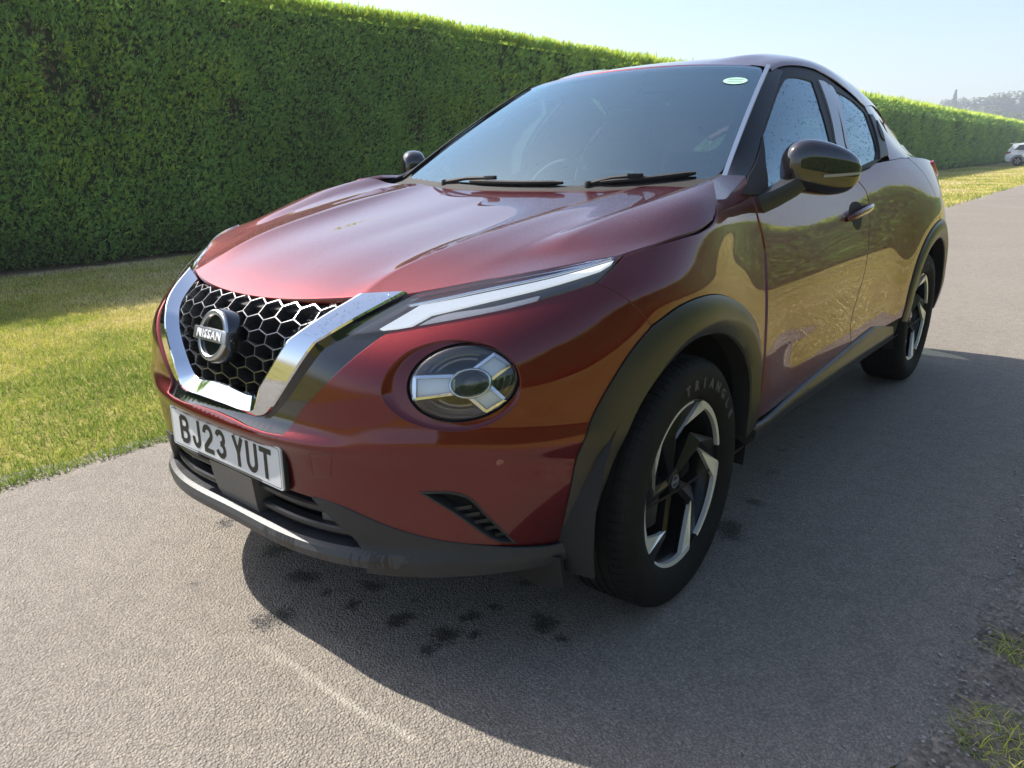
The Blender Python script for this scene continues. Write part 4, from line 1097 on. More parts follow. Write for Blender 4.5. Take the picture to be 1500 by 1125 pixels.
# B pillar covers (gloss, catching the sky)
bp_ = cat(tile(SIDE, [(1199, 117), (1211, 122), (1236, 208), (1246, 245)]), tile(SIDE, [(1238, 246), (1224, 207)])); two(panel(SIDE, bp_, step=.03, lift=.001, depth=.006), 'centre_pillar_cover', GLOSS, CAR)
bp_ = cat(tile(SIDE, [(1213, 123), (1220, 128), (1242, 208), (1252, 243)]), tile(SIDE, [(1248, 246), (1238, 208)])); two(panel(SIDE, bp_, step=.03, lift=.001, depth=.006), 'centre_pillar_cover', GLOSS, CAR)
# rear pillar end piece with the high door handle set in it
cp = cat(tile(SIDE, [(1300, 227), (1296, 208), (1288, 187), (1277, 168)]), tile(SIDE, [(1273, 168), (1281, 190), (1288, 222), (1288, 232)]))
cpo = two(panel(SIDE, cp, step=.03, lift=.004, depth=.012), 'rear_pillar_cover', simple('pillar_cover_black', (.008, .008, .009), .4, spec=.3), CAR)
hp_ = spline(SIDE.hits([(1283, 178), (1291, 196), (1294, 207), (1290, 203), (1285, 190)]), n=4, closed=True, corner=(0, 2))
adopt(RDOOR, two(panel(SIDE, hp_, step=.015, lift=.009, depth=.006), 'door_handle', simple('handle_black', (.006, .006, .007), .45, spec=.2), CAR))
# bright line under the windows
q = side_f([(y, -.045) for y in np.linspace(.62, 1.70, 24)]); mb = MB(); sweep(mb, [Vector(a)+Vector((.004, 0, 0)) for a in q], [(-.003, -.004), (.003, -.004), (.003, .004), (-.003, .004)]); two(mb, 'window_seal', BLACK, CAR, angle=40)
# roof side rail (painted) and roof
cY = [1.10, 1.45, 1.60, 1.80, 1.95, 2.02, 2.3, 2.6, 3.0]; cV = [.985, .955, .93, .845, .70, float(cEdge[-1, 1])+.01, .78, .90, .92]
def rail_patch():
    ys = np.concatenate([np.linspace(1.10, 2.9, 52)]); rows = []
    for i, t in enumerate((0, .25, .5, .75, 1.0)):
        R = []
        for y in ys:
            v0 = np.interp(y, cY, cV); a = side_f([[y, v0]])[0]+[.003, 0, 0]; c = roof_f([[.86, max(y, 1.10)]])[0]+[0, 0, .001]; m = side_f([[y, 1.0]])[0]+[.012, 0, .010]
            R.append((1-t)**2*a+2*t*(1-t)*m+t*t*c)
        rows.append(np.array(R))
    n = len(ys); mb = MB(); mb.add(np.vstack(rows), [(r*n+i, r*n+i+1, (r+1)*n+i+1, (r+1)*n+i) for r in range(4) for i in range(n-1)]); return mb
rp_ = rail_patch(); two(rp_, 'roof_side_rail', PAINT, CAR); rl_ = MB(); rl_.add([(a*.955, b, c-.022) for a, b, c in rp_.v], rp_.f); two(rl_, 'roof_rail_lining', DASH, CAR)
panel(ROOF, [(-.87, 1.095), (.87, 1.095), (.87, 3.03), (-.87, 3.03)], step=.05, estep=.03, depth=.012, edge=.0015).build('roof', PAINT, CAR)
# rear hatch closing the cabin, tail lamps
mb = MB(); V = []
for u in np.linspace(-1, 1, 15):
    V += [(u*.60, 3.0, 1.33-.17*u*u), (u*.66, 3.12, 1.20-.06*u*u), (u*.72, 3.25, 1.09)]
mb.add(V, [(i*3+j, i*3+j+1, (i+1)*3+j+1, (i+1)*3+j) for i in range(14) for j in range(2)]); mb.build('tailgate_glass', SGLASS, CAR)
mb = MB(); V = []; _ys = np.concatenate([np.linspace(2.015, 2.1, 5), np.linspace(2.14, 3.0, 16)]); _k = 9
for y in _ys:
    a = ring_f([ring_at(y, np.interp(y, BELT[:, 1], BELT[:, 2])-.012)])[0]; yc = min(y, 2.95); c = side_f([[yc, np.interp(y, cY, cV)+.02]])[0]+[.001, y-yc, 0]
    w = float(sstep(2.05, 2.6, y)); m = (1-w)*(.5*(a+c)+[.012, 0, 0])+w*np.array([a[0]*.42+c[0]*.58, y, a[2]+.010])
    V += [(1-t)**2*a+2*t*(1-t)*m+t*t*c for t in np.linspace(0, 1, _k)]
mb.add(V, [(i*_k+j, (i+1)*_k+j, (i+1)*_k+j+1, i*_k+j+1) for i in range(len(_ys)-1) for j in range(_k-1)]); two(mb, 'rear_pillar', PAINT, CAR)
mb_ = MB(); mb_.add([(a*.965, b, c-.012) for a, b, c in mb.v], mb.f); two(mb_, 'rear_pillar_lining', DASH, CAR)
tl = [ring_at(2.86, 1.118), ring_at(3.0, 1.112), ring_at(3.2, 1.09), ring_at(3.22, 1.02), ring_at(3.02, 1.04), ring_at(2.92, 1.07)]
two(panel(RING, spline(tl, n=4, closed=True), step=.03, lift=.012, depth=.02), 'tail_lamp', REDL, CAR)
# --- door handle: grip over a flat patch darkened like a shaded recess
def on_ring(px, py, lift): 
    uv = H([(px, py)]); return Vector(ring_p(uv, lift)[0])
hp = [on_ring(1240, 322, .002), on_ring(1243, 319, .022), on_ring(1252, 313, .034), on_ring(1262, 308, .034), on_ring(1270, 304, .022), on_ring(1273, 302, .004)]
hpp = spline([tuple(q) for q in hp], n=4)
mb = MB(); n_ = len(hpp); sweep(mb, [Vector(q) for q in hpp], circ(.009, 12, .016), up=(0, 0, 1), scale=[.55+.45*math.sin(math.pi*min(1, max(0, i/(n_-1)))) for i in range(n_)])
adopt(FDOOR, two(mb, 'door_handle', simple('handle_metal_paint', (.10, .012, .018), .2, metal=.7, coat=1.0), CAR))
rec = spline(H([(1247, 298), (1258, 297), (1264, 306), (1262, 322), (1259, 335), (1252, 333), (1248, 322), (1244, 308)]), n=4, closed=True)
adopt(FDOOR, two(panel(RING, rec, step=.012, lift=.0012, depth=.0012), 'handle_recess_shade', simple('recess_painted_shade', (.010, .004, .005), .5, spec=.1), CAR))
# --- door mirrors
def mirror():
    mb = MB(); C = Vector((.905, .755, 1.140)); T = (Vector((.99, .82, 1.14))-Vector((.82, .695, 1.14))).normalized()   # inner -> outer
    Fw = Vector((-T.y, T.x, 0)); Fw = Fw if Fw.y < 0 else -Fw
    secs = []; L = .235
    st = [(-.50, .30, .50, .0), (-.485, .52, .66, .0), (-.44, .75, .83, .0), (-.34, .93, .96, .0), (-.18, 1.0, 1.0, .0), (.05, .98, .96, -.01), (.25, .86, .84, -.018), (.40, .66, .64, -.022), (.475, .42, .42, -.022), (.50, .22, .24, -.02)]
    n = 32; V = []; 
    for t, hs, ds, dz in st:
        c = C+T*(t*L)
        for i in range(n):
            a = 2*math.pi*i/n; x, z = math.cos(a), math.sin(a)
            e = .72; x = math.copysign(abs(x)**e, x); z = math.copysign(abs(z)**e, z)
            dfw = .070 if x > 0 else .045
            V.append(c+Fw*(x*dfw*ds)+Vector((0, 0, z*.082*hs+dz+.004*x)))
    k = len(st); F = [(a*n+i, a*n+(i+1) % n, (a+1)*n+(i+1) % n, (a+1)*n+i) for a in range(k-1) for i in range(n)]
    F += [tuple(reversed(range(n))), tuple((k-1)*n+i for i in range(n))]
    mb.add(V, F); return mb, C, T, Fw
mm, mC, mT, mF = mirror()
for sx in (1, -1):
    f = (lambda m: m) if sx == 1 else (lambda m: m.mirrored())
    MR = empty('door_mirror', parent=CAR)
    o = f(mm).build('mirror_housing', simple('mirror_gloss_black', (.012, .010, .012), .07, coat=1.0), MR)
    md = o.modifiers.new('sub', 'SUBSURF'); md.levels = 1; md.render_levels = 2
    arm_ = MB(); sweep(arm_, [Vector((.770, .60, 1.030)), Vector((.805, .63, 1.048)), Vector((.840, .67, 1.075)), Vector((.860, .70, 1.10))], [(-.036, -.026), (.036, -.026), (.042, 0), (.036, .026), (-.036, .026), (-.042, 0)], up=(0, 0, 1), scale=[1.1, 1.0, .95, .9])
    f(arm_).build('mirror_arm', simple('mirror_arm_plastic', (.02, .02, .022), .35), MR, angle=40)
    g = MB(); V = []; n = 28; c = mC-mF*.042
    for i in range(n):
        a = 2*math.pi*i/n; x, z = math.cos(a), math.sin(a); x = math.copysign(abs(x)**.6, x); z = math.copysign(abs(z)**.6, z); V.append(c+mT*(x*.095)+Vector((0, 0, z*.062)))
    g.add(V, [tuple(range(n))]); f(g).build('mirror_glass', CHROME, MR, smooth=False)
    s_ = MB(); sp_ = []
    for t in np.linspace(-.05, .44, 9):
        sp_.append(mC+mT*(t*.235)+mF*(.0705*(1 if t < .1 else 1-(t-.1)**2*3.4))+Vector((0, 0, -.028+.012*t)))
    sweep(s_, sp_, [(-.002, -.004), (.002, -.004), (.002, .004), (-.002, .004)]); f(s_).build('mirror_indicator', simple('clear_indicator', (.30, .28, .25), .12, coat=1.0), MR, angle=40)
# --- wipers
def wiper(a0, b0, b1, clip):
    """arm foot, blade ends and clip, all as photo pixels on the screen"""
    W = empty('wiper', parent=CAR)
    def at(q, off):
        uv = WSCR.hits([q]); return Vector(wscr_f(uv)[0])+Vector(WSCR.nrm(uv)[0])*off
    P = [at((b0[0]*(1-t)+b1[0]*t, b0[1]*(1-t)+b1[1]*t+1.5*math.sin(math.pi*t)), .010) for t in np.linspace(0, 1, 9)]
    mb = MB(); sweep(mb, P, [(-.003, -.010), (.003, -.010), (.007, .001), (.004, .007), (-.004, .007), (-.007, .001)], up=(0, -.5, .8), scale=[.5]+[1]*7+[.5]); mb.build('wiper_blade', BLACK, W, angle=40)
    A, C = at(a0, .004), at(clip, .020)
    mb = MB(); sweep(mb, [A, A*.5+C*.5+Vector((0, 0, .006)), C], [(-.007, -.004), (.007, -.004), (.005, .004), (-.005, .004)], up=(0, -.5, .8), scale=[1.3, 1, .8]); mb.build('wiper_arm', BLACK, W, angle=40)
    mb = MB(); lathe(mb, [(0, .010), (.010, .009), (.013, 0), (.013, -.02)], 18, Matrix.Translation(A)); mb.build('wiper_pivot', BLACK, W, angle=40)
    d = (P[5]-P[3]).normalized(); mb = MB(); box(mb, C, (.050, .014, .014), Matrix.Rotation(math.atan2(d.y, d.x), 3, 'Z'), bev=.003); mb.build('wiper_clip', BLACK, W, angle=40)
wiper((652, 268), (690, 269), (826, 271), (722, 267)); wiper((862, 271), (880, 271), (1020, 257), (932, 265))
H2 = WSCR.hits
# --- inspection disc on the glass, and the sensor block behind it
c = H2([(1077, 119)])[0]; P = Vector(wscr_f([c])[0])+Vector(WSCR.nrm([c])[0])*.002
ux = (Vector(wscr_f([c+[.05, 0]])[0])-Vector(wscr_f([c-[.05, 0]])[0])).normalized(); uy = (Vector(wscr_f([c+[0, .05]])[0])-Vector(wscr_f([c-[0, .05]])[0])).normalized()
mS = Matrix.Translation(P) @ Matrix((ux, uy, ux.cross(uy))).transposed().to_4x4()
mb = MB(); mb.add([mS @ Vector((.042*math.cos(t), .028*math.sin(t), 0)) for t in np.linspace(0, 2*math.pi, 36, endpoint=False)], [tuple(range(36))]); STK = mb.build('window_sticker', simple('sticker_pale_green', (.36, .54, .44), .6, spec=.2), CAR, smooth=False)
for dz in (.011, -.010):
    mb = MB(); mb.add([mS @ Vector((x, y+dz, .0008)) for x, y in ((-.026, -.0022), (.026, -.0022), (.026, .0022), (-.026, .0022))], [(0, 1, 2, 3)]); mb.build('sticker_print', simple('sticker_ink', (.10, .27, .20), .6), STK, smooth=False)
# ------------------------------------------------------------------ inside
mb = MB(); V = []
for x in np.linspace(-.70, .70, 21):
    e = (x/.7)**2
    V += [(x, .50+.14*e, 1.060+.02*e), (x, .68, 1.045), (x, .92, 1.035), (x, 1.02, 1.0), (x, 1.03, .86), (x, .98, .70)]
mb.add(V, [(i*6+j, (i+1)*6+j, (i+1)*6+j+1, i*6+j+1) for i in range(20) for j in range(5)]); mb.build('dashboard', DASH, CAR)
mb = MB(); box(mb, (-.37, .97, 1.055), (.34, .16, .055), bev=.02); mb.build('instrument_cowl', DASH, CAR, angle=40)
mb = MB(); box(mb, (.0, .97, 1.06), (.24, .02, .13), Matrix.Rotation(-.2, 3, 'X'), bev=.006); mb.build('centre_screen', GLOSS, CAR, angle=40)
mb = MB(); sm = Matrix.Translation((-.37, 1.12, 1.0)) @ Matrix.Rotation(math.radians(62), 4, 'X'); tube(mb, [sm @ Vector((.18*math.cos(t), .18*math.sin(t), 0)) for t in np.linspace(0, 2*math.pi, 40, endpoint=False)], .016, 10, closed=True)
for a in (180, 0, 270): tube(mb, [sm @ Vector((.03*math.cos(math.radians(a)), .03*math.sin(math.radians(a)), -.02)), sm @ Vector((.175*math.cos(math.radians(a)), .175*math.sin(math.radians(a)), 0))], .018, 8)
lathe(mb, [(0, .0), (.06, 0), (.07, -.02), (.05, -.06)], 20, sm); mb.build('steering_wheel', DASH, CAR, angle=40)
def seat(x, y, parent):
    S = empty('seat', parent=parent)
    def pad(c, size, rx, name):
        mb = MB(); bm = bmesh.new(); bmesh.ops.create_cube(bm, size=1.0); bmesh.ops.subdivide_edges(bm, edges=bm.edges[:], cuts=3, use_grid_fill=True)
        for v in bm.verts:
            q = v.co*2; r = max(abs(q.x), abs(q.y), abs(q.z)); l = (abs(q.x)**5+abs(q.y)**5+abs(q.z)**5)**.2; q = q*(r/max(l, 1e-6)); v.co = Vector((q.x*size[0]/2, q.y*size[1]/2, q.z*size[2]/2))
        bm.verts.index_update(); mb.add([Matrix.Rotation(rx, 3, 'X') @ v.co+Vector(c) for v in bm.verts], [tuple(v.index for v in f.verts) for f in bm.faces]); bm.free(); return mb.build(name, FABRIC, S)
    pad((x, y, .62), (.50, .52, .18), .08, 'cushion'); pad((x, y+.32, .95), (.48, .15, .62), -.30, 'backrest'); pad((x, y+.43, 1.31), (.26, .11, .17), -.2, 'headrest')
    mb = MB()
    for d in (-.06, .06): tube(mb, [(x+d, y+.39, 1.18), (x+d, y+.42, 1.30)], .008, 6)
    mb.build('headrest_posts', SATIN, S)
seat(-.37, 1.28, CAR); seat(.37, 1.28, CAR)
S2 = MB(); box(S2, (0, 2.3, .62), (1.25, .5, .18), bev=.05); box(S2, (0, 2.58, .92), (1.25, .16, .56), Matrix.Rotation(-.35, 3, 'X'), bev=.05); S2.build('rear_bench', FABRIC, CAR, angle=40)
mb = MB(); box(mb, (0, 1.6, .36), (1.4, 2.6, .05)); mb.build('cabin_floor', BLACK, CAR, smooth=False)
mb = MB(); box(mb, (0, 1.22, 1.40), (.24, .03, .065), Matrix.Rotation(.15, 3, 'X'), bev=.012); tube(mb, [(0, 1.21, 1.43), (0, 1.16, 1.47)], .012, 8); mb.build('interior_mirror', GLOSS, CAR, angle=40)
mb = MB(); box(mb, (0, 1.10, 1.475), (.17, .12, .05), Matrix.Rotation(.45, 3, 'X'), bev=.015); mb.build('screen_sensor_housing', DASH, CAR, angle=40)
for sx in (1, -1):
    mb = MB(); V = [(sx*.74, y, z) for y in (.55, 1.2, 1.9) for z in (.42, .8, 1.06)]; mb.add(V, [(i*3+j, (i+1)*3+j, (i+1)*3+j+1, i*3+j+1) for i in range(2) for j in range(2)]); mb.build('door_card', DASH, CAR)
mb = MB(); V = []
for y in np.linspace(1.12, 2.9, 12):
    for u in np.linspace(-.9, .9, 9): q = roof_f([[u, y]])[0]; V.append((q[0], q[1], q[2]-.035))
mb.add(V, [(i*9+j, (i+1)*9+j, (i+1)*9+j+1, i*9+j+1) for i in range(11) for j in range(8)]); mb.build('headlining', simple('headlining_cloth', (.10, .10, .10), .95), CAR)
# ------------------------------------------------------------------ ground, lane, verges
GROUND = True
XL, XR = -1.50, 1.56           # lane edges
HXL, HXR, HH = -8.25, 8.6, 3.40   # hedge faces, height
def fade_noise(N, L, tc, scale, detail=4, rough=.55, vec=None):
    n = N.new('ShaderNodeTexNoise'); n.inputs['Scale'].default_value = scale; n.inputs['Detail'].default_value = detail; n.inputs['Roughness'].default_value = rough
    L.new(vec or tc.outputs['Object'], n.inputs['Vector']); return n
def ramp(N, L, src, stops):
    r = N.new('ShaderNodeValToRGB'); e = r.color_ramp.elements
    while len(e) < len(stops): e.new(.5)
    for q, (p, c) in zip(e, stops): q.position = p; q.color = (*c, 1)
    L.new(src, r.inputs[0]); return r
def mixc(N, L, f, a, b, mode='MIX'):
    m = N.new('ShaderNodeMix'); m.data_type = 'RGBA'; m.blend_type = mode; m.clamp_factor = True
    if hasattr(f, 'links'): L.new(f, m.inputs['Factor'])
    else: m.inputs['Factor'].default_value = f
    for s, k in ((a, 'A'), (b, 'B')):
        i = [q for q in m.inputs if q.name == k and q.type == 'RGBA'][0]
        if hasattr(s, 'links'): L.new(s, i)
        else: i.default_value = (*s, 1)
    return [q for q in m.outputs if q.type == 'RGBA'][0]
def math2(N, L, op, a, b=None, clamp=False):
    m = N.new('ShaderNodeMath'); m.operation = op; m.use_clamp = clamp
    for s, i in ((a, 0), (b, 1)):
        if s is None: continue
        if hasattr(s, 'links'): L.new(s, m.inputs[i])
        else: m.inputs[i].default_value = s
    return m.outputs[0]
def asphalt():
    m, nt, N, L, b = nodes('weathered_tarmac'); tc = N.new('ShaderNodeTexCoord')
    v = N.new('ShaderNodeTexVoronoi'); v.inputs['Scale'].default_value = 175; L.new(tc.outputs['Object'], v.inputs['Vector'])
    v2 = N.new('ShaderNodeTexVoronoi'); v2.inputs['Scale'].default_value = 310; L.new(tc.outputs['Object'], v2.inputs['Vector'])
    big = fade_noise(N, L, tc, .9, 5); mid = fade_noise(N, L, tc, 14, 5); fine = fade_noise(N, L, tc, 220, 3)
    c = ramp(N, L, big.outputs[0], [(.30, (.255, .225, .186)), (.70, (.308, .272, .226))]).outputs[0]
    c = mixc(N, L, .35, c, ramp(N, L, mid.outputs[0], [(.3, (.18, .16, .135)), (.7, (.35, .312, .268))]).outputs[0])
    sep = N.new('ShaderNodeSeparateColor'); L.new(v.outputs['Color'], sep.inputs[0])
    st = ramp(N, L, sep.outputs[0], [(.0, (.55, .55, .56)), (.5, (.95, .95, .95)), (.92, (1.15, 1.14, 1.12)), (1.0, (1.6, 1.55, 1.45))]).outputs[0]
    c = mixc(N, L, .55, c, st, 'MULTIPLY')
    edge = ramp(N, L, v.outputs['Distance'], [(.25, (1, 1, 1)), (.62, (.45, .44, .43))]).outputs[0]
    c = mixc(N, L, .55, c, edge, 'MULTIPLY')
    # wet drips under the car and a pale scuff: shapes carried by the mesh
    at = N.new('ShaderNodeAttribute'); at.attribute_name = 'wet'
    w = math2(N, L, 'ADD', at.outputs['Fac'], math2(N, L, 'MULTIPLY', math2(N, L, 'SUBTRACT', fine.outputs[0], .5), 1.1))
    w = math2(N, L, 'ADD', w, math2(N, L, 'MULTIPLY', math2(N, L, 'SUBTRACT', mid.outputs[0], .5), 1.3))
    w = math2(N, L, 'ADD', w, math2(N, L, 'MULTIPLY', math2(N, L, 'SUBTRACT', sep.outputs[1], .5), .75))
    mr = N.new('ShaderNodeMapRange'); mr.inputs['From Min'].default_value = .46; mr.inputs['From Max'].default_value = .62; L.new(w, mr.inputs['Value'])
    c = mixc(N, L, math2(N, L, 'MULTIPLY', mr.outputs[0], .86), c, (.030, .028, .026))
    sc = N.new('ShaderNodeAttribute'); sc.attribute_name = 'scuff'
    c = mixc(N, L, math2(N, L, 'MULTIPLY', sc.outputs['Fac'], .30), c, (.62, .57, .48))
    L.new(c, b.inputs['Base Color'])
    rr = N.new('ShaderNodeMapRange'); rr.inputs['To Min'].default_value = .80; rr.inputs['To Max'].default_value = .38; L.new(mr.outputs[0], rr.inputs['Value']); L.new(rr.outputs[0], b.inputs['Roughness']); b.inputs['Specular IOR Level'].default_value = .35
    h = math2(N, L, 'MULTIPLY', v.outputs['Distance'], -1.0); h = math2(N, L, 'ADD', h, math2(N, L, 'MULTIPLY', v2.outputs['Distance'], -.3)); h = math2(N, L, 'ADD', h, math2(N, L, 'MULTIPLY', mid.outputs[0], .5))
    k = N.new('ShaderNodeBump'); k.inputs['Strength'].default_value = 1.0; k.inputs['Distance'].default_value = .0042; L.new(h, k.inputs['Height']); L.new(k.outputs[0], b.inputs['Normal'])
    return m
def turf():
    m, nt, N, L, b = nodes('dry_turf'); tc = N.new('ShaderNodeTexCoord')
    a = fade_noise(N, L, tc, .55, 5); f = fade_noise(N, L, tc, 30, 5, .7); s = fade_noise(N, L, tc, 3.2, 4)
    c = ramp(N, L, a.outputs[0], [(.34, (.25, .24, .055)), (.50, (.34, .295, .09)), (.66, (.41, .335, .145))]).outputs[0]
    c = mixc(N, L, .4, c, ramp(N, L, s.outputs[0], [(.35, (.10, .12, .03)), (.65, (.30, .25, .11))]).outputs[0])
    c = mixc(N, L, .8, c, ramp(N, L, f.outputs[0], [(.3, (.35, .35, .33)), (.7, (1.35, 1.3, 1.2))]).outputs[0], 'MULTIPLY')
    L.new(c, b.inputs['Base Color']); b.inputs['Roughness'].default_value = .95; b.inputs['Specular IOR Level'].default_value = .1
    k = N.new('ShaderNodeBump'); k.inputs['Strength'].default_value = .9; k.inputs['Distance'].default_value = .02; L.new(f.outputs[0], k.inputs['Height']); L.new(k.outputs[0], b.inputs['Normal'])
    return m
TURF = turf(); TARMAC = asphalt()
mb = MB()
xs = [-440, -200, -40, -9, -1.3, 1.3, 9, 40, 200, 300]; ys = [-250, -60, -10, 20, 80, 150, 260, 500, 690]
mb.add([(x, y, -.016) for x in xs for y in ys], [(i*len(ys)+j, (i+1)*len(ys)+j, (i+1)*len(ys)+j+1, i*len(ys)+j+1) for i in range(len(xs)-1) for j in range(len(ys)-1)])
tag(mb.build('ground', TURF, smooth=False), 'dry mown grass ground on both sides of the lane', kind='structure')
# lane: fine mesh near the car carries the drips, coarse beyond
def px_ground(px, py): return on_plane(px, py, 2, 0.0)
DRIPS = [((400, 808), .045), ((444, 842), .038), ((547, 860), .034), ((520, 884), .022), ((478, 868), .016), ((580, 911), .028), ((630, 946), .024), ((656, 927), .036), ((692, 905), .020), ((797, 920), .036), ((830, 940), .022), ((405, 905), .052), ((372, 912), .016), ((330, 770), .026), ((286, 855), .016),
         ((1070, 770), .05), ((1045, 745), .026), ((1100, 735), .028), ((1125, 690), .022), ((1190, 600), .035), ((1215, 625), .02), ((1150, 660), .02), ((728, 890), .016), ((766, 855), .02), ((1280, 575), .02), ((1175, 640), .018), ((610, 880), .014), ((700, 930), .014)]
def lane():
    def grid(xs, ys, V, F):
        b = len(V); n = len(ys); V += [(x, y) for x in xs for y in ys]
        F += [(b+i*n+j, b+(i+1)*n+j, b+(i+1)*n+j+1, b+i*n+j+1) for i in range(len(xs)-1) for j in range(n-1)]
    V, F = [], []
    yn0, yn1 = -1.20, 3.2
    grid(np.linspace(XL, XR, 200), np.linspace(yn0, yn1, 280), V, F)
    grid(np.linspace(XL, XR, 60), np.concatenate([np.linspace(-40, -4, 60), np.linspace(-3.9, yn0, 60)]), V, F)
    grid(np.linspace(XL, XR, 60), np.concatenate([np.linspace(yn1, 14, 120), np.linspace(14.3, 60, 120), np.linspace(62, 220, 40)]), V, F)
    V = np.array(V); rs = np.random.default_rng(3)
    # ragged edges
    def wob(y, k): return .022*np.sin(y*3.1+k)+.016*np.sin(y*7.7+2*k)+.010*np.sin(y*17.3+k*3)+.006*np.sin(y*41+k)
    t = (V[:, 0]-XL)/(XR-XL); x = V[:, 0]+wob(V[:, 1], .7)*(1-t)**6-(wob(V[:, 1], 2.2)*1.6)*t**6
    z = -.010*np.maximum(0, np.abs(t-.5)*2-.94)/.06
    wet = np.zeros(len(V)); rg = np.random.default_rng(5)
    near = (V[:, 1] > -1.3) & (V[:, 1] < 3.3)
    for (p, r) in DRIPS:
        c = px_ground(*p)
        for k in range(4):
            dx, dy = rg.normal(0, r*.5, 2); q = r*rg.uniform(.55, 1.0) if k else r*.9
            d = np.hypot((V[:, 0]-c.x-dx*(k > 0))/1.2, V[:, 1]-c.y-dy*(k > 0)); wet = np.maximum(wet, np.clip(1.15-.85*d/q, 0, 1)*near)
    sc = np.zeros(len(V)); L = [px_ground(*q) for q in ((385, 948), (440, 985), (500, 1025), (600, 1080))]
    for a, b in zip(L[:-1], L[1:]):
        d = np.array([b.x-a.x, b.y-a.y]); l2 = d @ d; tt = np.clip(((V[:, 0]-a.x)*d[0]+(V[:, 1]-a.y)*d[1])/l2, 0, 1)
        sc = np.maximum(sc, np.clip(1.4-np.hypot(V[:, 0]-a.x-tt*d[0], V[:, 1]-a.y-tt*d[1])/.008, 0, 1)*near)
    me = bpy.data.meshes.new('lane'); me.from_pydata(np.column_stack([x, V[:, 1], z]).tolist(), [], F); me.materials.append(TARMAC)
    for nm, arr in (('wet', wet), ('scuff', sc)):
        a = me.attributes.new(nm, 'FLOAT', 'POINT'); a.data.foreach_set('value', arr.astype(np.float32))
    o = bpy.data.objects.new('lane', me); col.objects.link(o); tag(o, 'narrow weathered grey tarmac lane with dark wet drips under the car', kind='structure')
lane()
# soil and loose grit along the lane's edges
def soil():
    m, nt, N, L, b = nodes('gritty_soil'); tc = N.new('ShaderNodeTexCoord'); a = fade_noise(N, L, tc, 7, 6, .7); v = N.new('ShaderNodeTexVoronoi'); v.inputs['Scale'].default_value = 90; L.new(tc.outputs['Object'], v.inputs['Vector'])
    c = ramp(N, L, a.outputs[0], [(.32, (.10, .086, .068)), (.66, (.27, .238, .195))]).outputs[0]; sp = N.new('ShaderNodeSeparateColor'); L.new(v.outputs['Color'], sp.inputs[0])
    c = mixc(N, L, .8, c, ramp(N, L, sp.outputs[0], [(0, (.5, .5, .5)), (1, (1.5, 1.45, 1.4))]).outputs[0], 'MULTIPLY'); L.new(c, b.inputs['Base Color']); b.inputs['Roughness'].default_value = .95
    h = math2(N, L, 'ADD', math2(N, L, 'MULTIPLY', v.outputs['Distance'], -1), a.outputs[0]); k = N.new('ShaderNodeBump'); k.inputs['Strength'].default_value = 1; k.inputs['Distance'].default_value = .008; L.new(h, k.inputs['Height']); L.new(k.outputs[0], b.inputs['Normal']); return m
SOIL = soil()
for x0, x1, nm in ((XL-.13, XL+.06, 'l'), (XR-.06, XR+.30, 'r')):
    mb = MB(); ys = np.linspace(-4, 30, 500); rs = np.random.default_rng(int(abs(x0)*100)); w0 = .03*np.sin(ys*5.3)+.02*np.sin(ys*13+1)+.012*np.sin(ys*31)
    V = []
    for y, w in zip(ys, w0): V += [(x0-w*(x0 < 0), y, -.0115), ((x0+x1)/2, y, -.0060), (x1+w*(x0 > 0), y, -.0115)]
    mb.add(V, [(i*3+j, i*3+j+1, i*3+j+4, i*3+j+3) for i in range(len(ys)-1) for j in range(2)]); tag(mb.build('soil_edge', SOIL), 'bare gritty soil strip between the tarmac and the grass', kind='structure')
# loose grit
def grit():
    rs = np.random.default_rng(11); V, F = [], []
    for i in range(2600):
        if i < 1900: x = XR+rs.normal(.02, .075); y = rs.uniform(-1.2, 2.6)
        else: x = XL-rs.normal(.0, .04); y = rs.uniform(-1.4, 4)
        r = rs.uniform(.0018, .0065); b = len(V); q = rs.normal(0, 1, (6, 3)); 
        base = np.array([(1, 0, 0), (-1, 0, 0), (0, 1, 0), (0, -1, 0), (0, 0, 1), (0, 0, -1)])*rs.uniform(.6, 1.2, (6, 1))
        a = rs.uniform(0, 6.28); R = np.array([[math.cos(a), -math.sin(a), 0], [math.sin(a), math.cos(a), 0], [0, 0, .7]])
        V += ((base @ R.T)*r+[x, y, -.002+r*.3]).tolist(); F += [(b+i0, b+i1, b+i2) for i0, i1, i2 in ((0, 2, 4), (2, 1, 4), (1, 3, 4), (3, 0, 4), (2, 0, 5), (1, 2, 5), (3, 1, 5), (0, 3, 5))]
    me = bpy.data.meshes.new('loose_grit'); me.from_pydata(V, [], F); me.materials.append(simple('grit_stone', (.25, .235, .215), .9, var=.7, vs=60)); o = bpy.data.objects.new('loose_grit', me); col.objects.link(o)
    tag(o, 'scattered small stones and grit along the lane edges', 'gravel', kind='stuff')
grit()
# ------------------------------------------------------------------ grass blades
def tinted(name, stops, rough=.75, trans=.25, noise=None):
    """leaf material: colour from the mesh attribute 'tint' (0..1) through stops, light passing through"""
    m = bpy.data.materials.new(name); m.use_nodes = True; nt = m.node_tree; N, L = nt.nodes, nt.links; N.clear(); o = N.new('ShaderNodeOutputMaterial')
    at = N.new('ShaderNodeAttribute'); at.attribute_name = 'tint'; c = ramp(N, L, at.outputs['Fac'], stops).outputs[0]
    d = N.new('ShaderNodeBsdfPrincipled'); d.inputs['Roughness'].default_value = rough; d.inputs['Specular IOR Level'].default_value = .25; L.new(c, d.inputs['Base Color'])
    t = N.new('ShaderNodeBsdfTranslucent'); L.new(c, t.inputs[0]); mx = N.new('ShaderNodeMixShader'); mx.inputs[0].default_value = trans
    L.new(d.outputs[0], mx.inputs[1]); L.new(t.outputs[0], mx.inputs[2]); L.new(mx.outputs[0], o.inputs[0]); return m
